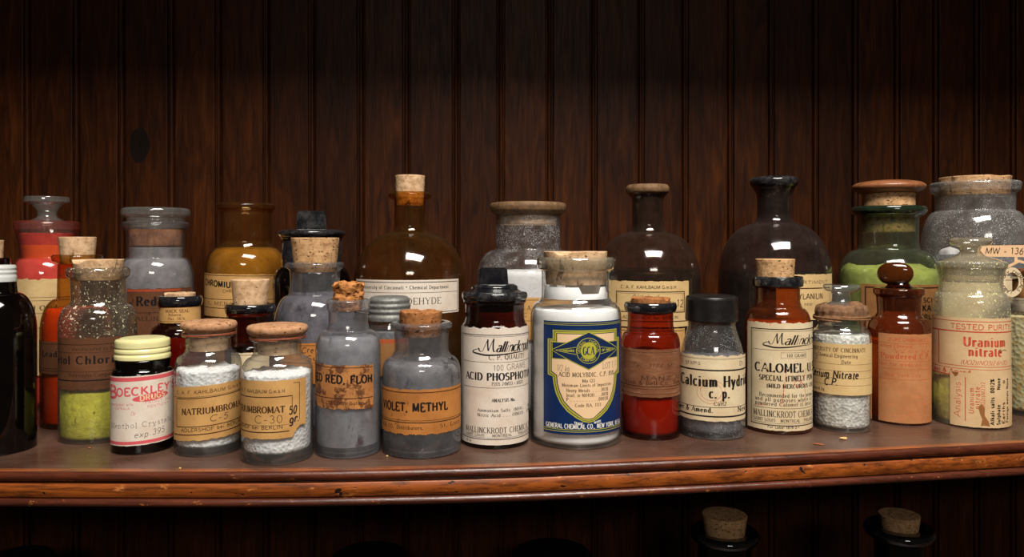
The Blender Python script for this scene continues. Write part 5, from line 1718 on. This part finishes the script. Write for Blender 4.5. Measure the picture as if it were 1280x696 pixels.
L.done()

# 30 ---- large right jar
v = Vessel('wide_necked_jar', 'very wide-necked clear jar, dusty grey inside, with flat cork, at the back right', 1218, 72, Z=.93, cat='jar', group=BACK)
v.glass([(72, None), (72, 318, 40), (51, 264, 8), (51.5, 243, 3)], [(57, 240, 2), (59, 231, 2), (57, 228, 1.5), (49, 228, 1)], G_BIGR)
v.fill('powder', 322, P_GREYM, lump=8, seed=8)
v.cork(221.5, 245, 46.5, 44, CORK, seed=101, rough=.6, chip=2)
wl = v.lathe('white_lump', [(0, 330, 0), (10, 330, 3), (14, 322, 4), (12, 312, 4), (0, 308, 0)], P_WHITE, fn=lambda r, z, a, i: (r * (1 + .15 * math.sin(3 * a + 1)), z))
wl.location = (-30 * v.sr, -38 * v.sr, 0)
L = Label(v, 1150, 1285, 345, 440, PA_CREAM, torn=(.4, .4), seed=73)
L.line(1152, 350, 1284, 350, .7, I_BROWN)
L.done()

# 31 ---- uranium nitrate
v = Vessel('stoppered_jar', 'glass-stoppered clear jar of yellow powder with faded red uranium nitrate label', 1213, 50, yb=537, cat='jar', group=FRONT)
v.glass([(50, None), (50, 388, 22), (42, 365, 8), (40, 356, 5), (41, 345, 8), (44, 336, 3)], [(46.5, 333, 2), (46, 327.5, 2), (42, 326, 1), (37, 326.5, 1)], G_URAN)
v.fill('powder', 468, P_YEL, lump=3)
v.lathe('glass_stopper', [(0, 296.5, 0), (25, 297, 2), (29, 301, 3), (25, 306.5, 2.5), (14, 308.5, 3), (12, 313, 3), (18, 319, 3), (34, 323.5, 3), (43, 327, 1.5), (38, 329.5, 1.5), (36, 352, 2), (0, 352, 0)], G_STOPU)
L = Label(v, 1165, 1262.5, 398, 472.5, PA_URAN, torn=(.5, .5), a0=-74, a1=86, seed=77)
L.line(1165.5, 402.5, 1262.4, 402.5, .9, I_RED)
L.text('TESTED PURITY', 1189, 1260, 412.5, 6.4, 'sans', I_RED)
L.line(1165.5, 415.5, 1262.4, 415.5, 1.6, I_RED)
L.line(1174, 415, 1174, 459, 1.8, I_RED)
L.line(1174, 459, 1262.4, 459, .8, I_RED)
L.line(1165.5, 462.5, 1262.4, 462.5, .6, I_RED)
L.text('Uranium', 1205, 1254, 433.5, 11.5, 'bold', I_RED)
L.text('nitrate', 1211, 1250, 445.5, 11, 'bold', I_RED)
L.text('(UO2)(NO3)2.6H2O', 1201, 1256, 456.5, 5.4, 'ital', I_RED)
L.text('mer & Amend.', 1168, 1216, 469.5, 5.6, 'bold', I_RED)
L.line(1165.5, 471.5, 1262.4, 471.5, 1.6, I_RED)
L.curve([(1246, 439), (1249, 437), (1248, 441), (1252, 438), (1256, 439)], .6, I_PEN, 2)
L.done()
L = Label(v, 1188.5, 1262.3, 467, 535, PA_URAN, torn=(.4, .3), a1=85, seed=79, name='lower_label', lift=.0004)
vtext(L, 'Analysis', 1201, 524, 480, 8, 'ital', I_REDF)
L.line(1207, 473, 1207, 528, 1.1, I_RED)
vtext(L, 'Uranium', 1217, 518, 486, 6, 'roman', I_RED)
vtext(L, 'nitrate', 1224, 512, 484, 6, 'roman', I_RED)
vtext(L, '(UO2)(NO3)2', 1230, 512, 478, 5, 'roman', I_REDF)
vtext(L, 'Alkali salts .0012%', 1241, 531, 474, 5.2, 'bold', I_BLACK)
vtext(L, 'Sulphate       None', 1248, 531, 473, 5.2, 'bold', I_BLACK)
vtext(L, 'Earths      "', 1253.5, 530, 476, 5, 'bold', I_BLACK)
vtext(L, 'Foreign metals None', 1257.5, 529, 474, 4.5, 'bold', I_BLACK)
ub = L.ang(1228) * L.r
L.fill([(ub - 6, 509), (ub - 2, 505), (ub + 2, 510), (ub + 2, 520), (ub + 7, 527), (ub + 9, 533), (ub + 1, 532), (ub - 3, 533), (ub - 1, 524), (ub - 4, 517)], ink('brown_scorch', (150, 96, 52), .9, .2), 2)
L.fill([(L.ang(1190) * L.r, 467.5), (L.ang(1199) * L.r, 467.5), (L.ang(1198) * L.r, 471), (L.ang(1195) * L.r, 473.5), (L.ang(1193) * L.r, 471)], ink('brown_scorch_small', (140, 86, 44), .9, .2), 2)
L.done()

# 32 ---- jar at the right edge
v = Vessel('capped_jar', 'jar of straw-coloured lumps with brown flat cap, cut by the right edge of the photo', 1295, 50, Z=.82, cat='jar', group=FRONT)
v.glass([(50, None), (50, 392, 18), (34, 377, 8), (29, 370, 4), (29, 350, 2)], [(33, 348, 1), (33, 346, 1), (27, 346, 1)], G_CLEARD, base=7)
v.fill('lumps', 394, P_CHUNK, lump=4)
v.lathe('brown_cap', [(0, 335.5, 0), (36, 336, 1), (37, 338.5, 1), (36, 342, 1), (30, 345.5, 1), (0, 345.5, 0)], M_WOODLID)
v.lathe('neck_wrap', [(29.6, 372, 0), (29.9, 349, 0), (30.4, 349, 0), (30.1, 372, 0)], PA_BROWNK)


# ------------------------------------------------------------------ paper tags, lump of white, chips
def at(px, py, Z):
    return Vector(((px - 640) / F * Z, Z, EYE - (py - YH) / F * Z))


def sheet(name, corners, Z, mat, thick=.0006, dz=0.0, parent=None, loc=None):
    V = []
    for k in (0, 1):
        for px, py in corners:
            p = at(px, py, Z)
            p.y += thick * k + dz * (px - corners[0][0])
            V.append(tuple(p - (loc or Vector())))
    n = len(corners)
    Fs = [tuple(range(n))[::-1], tuple(range(n, 2 * n))] + [(i, (i + 1) % n, n + (i + 1) % n, n + i) for i in range(n)]
    return link_mesh(name, V, Fs, mat, parent, smooth=False)


class Flat(Label):
    """print laid on a flat slip of paper"""
    def __init__(self, Z, x0, loc):
        self.Z, self.loc, self.r, self.V, self.Fc, self.fm = Z, loc, 1e5, [], [], []
        self.mats, self.name, self.skew, self.label = [I_PEN], 'writing', 0, None
        self.a0, self.a1 = -1, 1

        class Q:
            pass
        self.v = Q()
        self.v.ax = x0

    def ang(self, x):
        return (x - self.v.ax) / self.r

    def vert(self, a, y, layer):
        p = at(self.v.ax + a * self.r, y, self.Z)
        p.y -= .0002
        self.V.append(tuple(p - self.loc))
        return len(self.V) - 1


ZT = .80
loc = at(1252, 322, ZT)
tg = bpy.data.objects.new('paper_tag', None)
COL.objects.link(tg)
tg.location = loc
tag(tg, 'handwritten paper slip with round lettered ring, above the jar at the right edge', 'tag')
sheet('slip', [(1221.5, 320.5), (1222, 311), (1226, 306.8), (1300, 306), (1300, 321.5)], ZT, PA_TAG, parent=tg, loc=loc)
fl = Flat(ZT, 1250, loc)
fl.text('MW - 136.4', 1231, 1288, 317.5, 7.5, 'hand', I_PEN)
o = fl.done(tg)
o.name = 'slip_writing'
sheet('folded_flap', [(1257, 333), (1274, 324.5), (1298, 332), (1297, 334.5), (1274, 328), (1258, 336)], ZT - .001, PA_TAG, parent=tg, loc=loc)
sheet('support_strip', [(1268, 321), (1272, 321), (1272, 327), (1268, 327)], ZT, PA_TAG, parent=tg, loc=loc)
V, Fs = [], []
N = 40
for k in (0, 1):
    for i in range(N):
        a = 2 * PI * i / N
        for rx, ry in ((14, 18.5), (8.5, 12)):
            p = at(1265 + rx * math.cos(a), 352.5 + ry * math.sin(a), ZT - .0005)
            p.y += .0008 * k
            V.append(tuple(p - loc))
for i in range(N):
    j = (i + 1) % N
    a, b, c, d = 2 * i, 2 * i + 1, 2 * j + 1, 2 * j
    m = 2 * N
    Fs += [(a, d, c, b), (a + m, b + m, c + m, d + m), (a, a + m, d + m, d), (b, c, c + m, b + m)]
link_mesh('paper_ring', V, Fs, PA_CREAM, tg, smooth=False)
fl = Flat(ZT - .0005, 1265, loc)
fl.arc_text('LABORATORY CHEMICALS', 0, 352.5, 12.6, 270, -60, 4.2, I_BROWN, 1)
o = fl.done(tg)
o.name = 'ring_lettering'


def chip(name, px, py, a, b, c, mat, rot, label, cat, group=None, seed=0):
    Z = EYE * F / (py - YH)
    bm = bmesh.new()
    bmesh.ops.create_icosphere(bm, subdivisions=3, radius=1)
    for q in bm.verts:
        k = 1 + .35 * noise.noise(q.co * 1.6 + Vector((seed, 0, 0)))
        q.co = Vector((q.co.x * a * k, q.co.y * b * k, q.co.z * c * k))
    zm = min(q.co.z for q in bm.verts)
    for q in bm.verts:
        q.co.z -= zm
    me = bpy.data.meshes.new(name)
    bm.to_mesh(me)
    bm.free()
    me.materials.append(mat)
    o = bpy.data.objects.new(name, me)
    COL.objects.link(o)
    o.location = ((px - 640) / F * Z, Z, 0)
    o.rotation_euler = (0, 0, rot)
    tag(o, label, cat, group)
    return o


M_CHIP = plain('pale_chip', srgb(206, 172, 112), .7, .3, .2, 300)
M_CHIP2 = plain('red_brown_chip', srgb(150, 84, 48), .7, .3, .2, 300)
chip('cork_crumb', 1054.5, 549.5, .0040, .0018, .0012, M_CHIP, .1, 'pale straw-coloured crumb on the shelf in front of the cerium nitrate bottle', 'crumb', 'crumbs fallen on the shelf top')
chip('cork_crumb', 1023, 556, .0042, .0016, .0007, M_CHIP2, -.5, 'flat red-brown crumb on the shelf edge below the calomel bottle', 'crumb', 'crumbs fallen on the shelf top', 2)
chip('cork_crumb', 127, 553, .0012, .0010, .0006, M_CHIP2, .5, 'tiny red-brown crumb on the shelf in front of the yellow-green powder bottle', 'crumb', 'crumbs fallen on the shelf top', 5).location.y -= .02
chip('cork_crumb', 225, 586, .0009, .0008, .0006, M_CHIP, .5, 'tiny pale crumb on the shelf edge in front of the first sodium bromide bottle', 'crumb', 'crumbs fallen on the shelf top', 7)
chip('cork_crumb', 484, 570.5, .0010, .0008, .0006, M_CHIP, .5, 'tiny pale crumb on the shelf between the two grey-filmed bottles', 'crumb', 'crumbs fallen on the shelf top', 9)


# ------------------------------------------------------------------ bottles on the lower shelf
def low_bottle(label, ax, Z, ycork, ylip, rc, rl, rb, corked=True, rneck=None):
    v = Vessel('lower_shelf_bottle', label, ax, rb, Z=Z, group=LOW, base=-.41)
    rneck = rneck or rc * 1.05 + 4
    yl = ylip
    v.glass([(rb, None), (rb, yl + 110, 30), (rneck + 6, yl + 62, 16), (rneck, yl + 50, 6), (rneck, yl + 8, 2)], [(rl - 3, yl + 6, 2), (rl, yl, 2.5), (rl - 3, yl - 4.5, 2), (rneck - 2, yl - 4.5, 1)], G_BROWNX, base=8)
    v.lathe('black_rim', [(rneck - 2, yl - 5.2, .5), (rl - 2.5, yl - 5.2, 2), (rl + .8, yl, 2.5), (rl - 2.5, yl + 7, 2), (rneck + .5, yl + 8.5, 1), (rneck - 2, yl + 6, 0)], M_BLACK)
    v.fill('liquid', yl + 110, P_BLACK)
    if corked:
        v.cork(ycork, yl + 6, rc, rc * .86, CORK, seed=int(ax))
    else:
        v.lathe('flat_stopper', [(0, yl - 12, 0), (rl - 6, yl - 11, 3), (rl - 2, yl - 6, 1), (0, yl - 6, 0)], M_BLACK)
    return v


low_bottle('black-lipped bottle with brown cork on the lower shelf, below the calcium hydride bottle', 905.5, .80, 642, 667, 28.5, 44, 62)
low_bottle('black-lipped bottle with brown cork on the lower shelf, below the amber bottle with disc stopper', 1124, .82, 642, 662, 27, 46, 62)
low_bottle('black stoppered bottle barely visible on the dark lower shelf below the big white jar', 690, .84, 0, 700, 20, 52, 70, False)
low_bottle('black stoppered bottle barely visible on the dark lower shelf below the tall grey-filmed bottle', 462, .84, 0, 704, 20, 52, 70, False)
low_bottle('black stoppered bottle barely visible on the dark lower shelf at the left edge', 22, .84, 0, 706, 20, 50, 68, False)
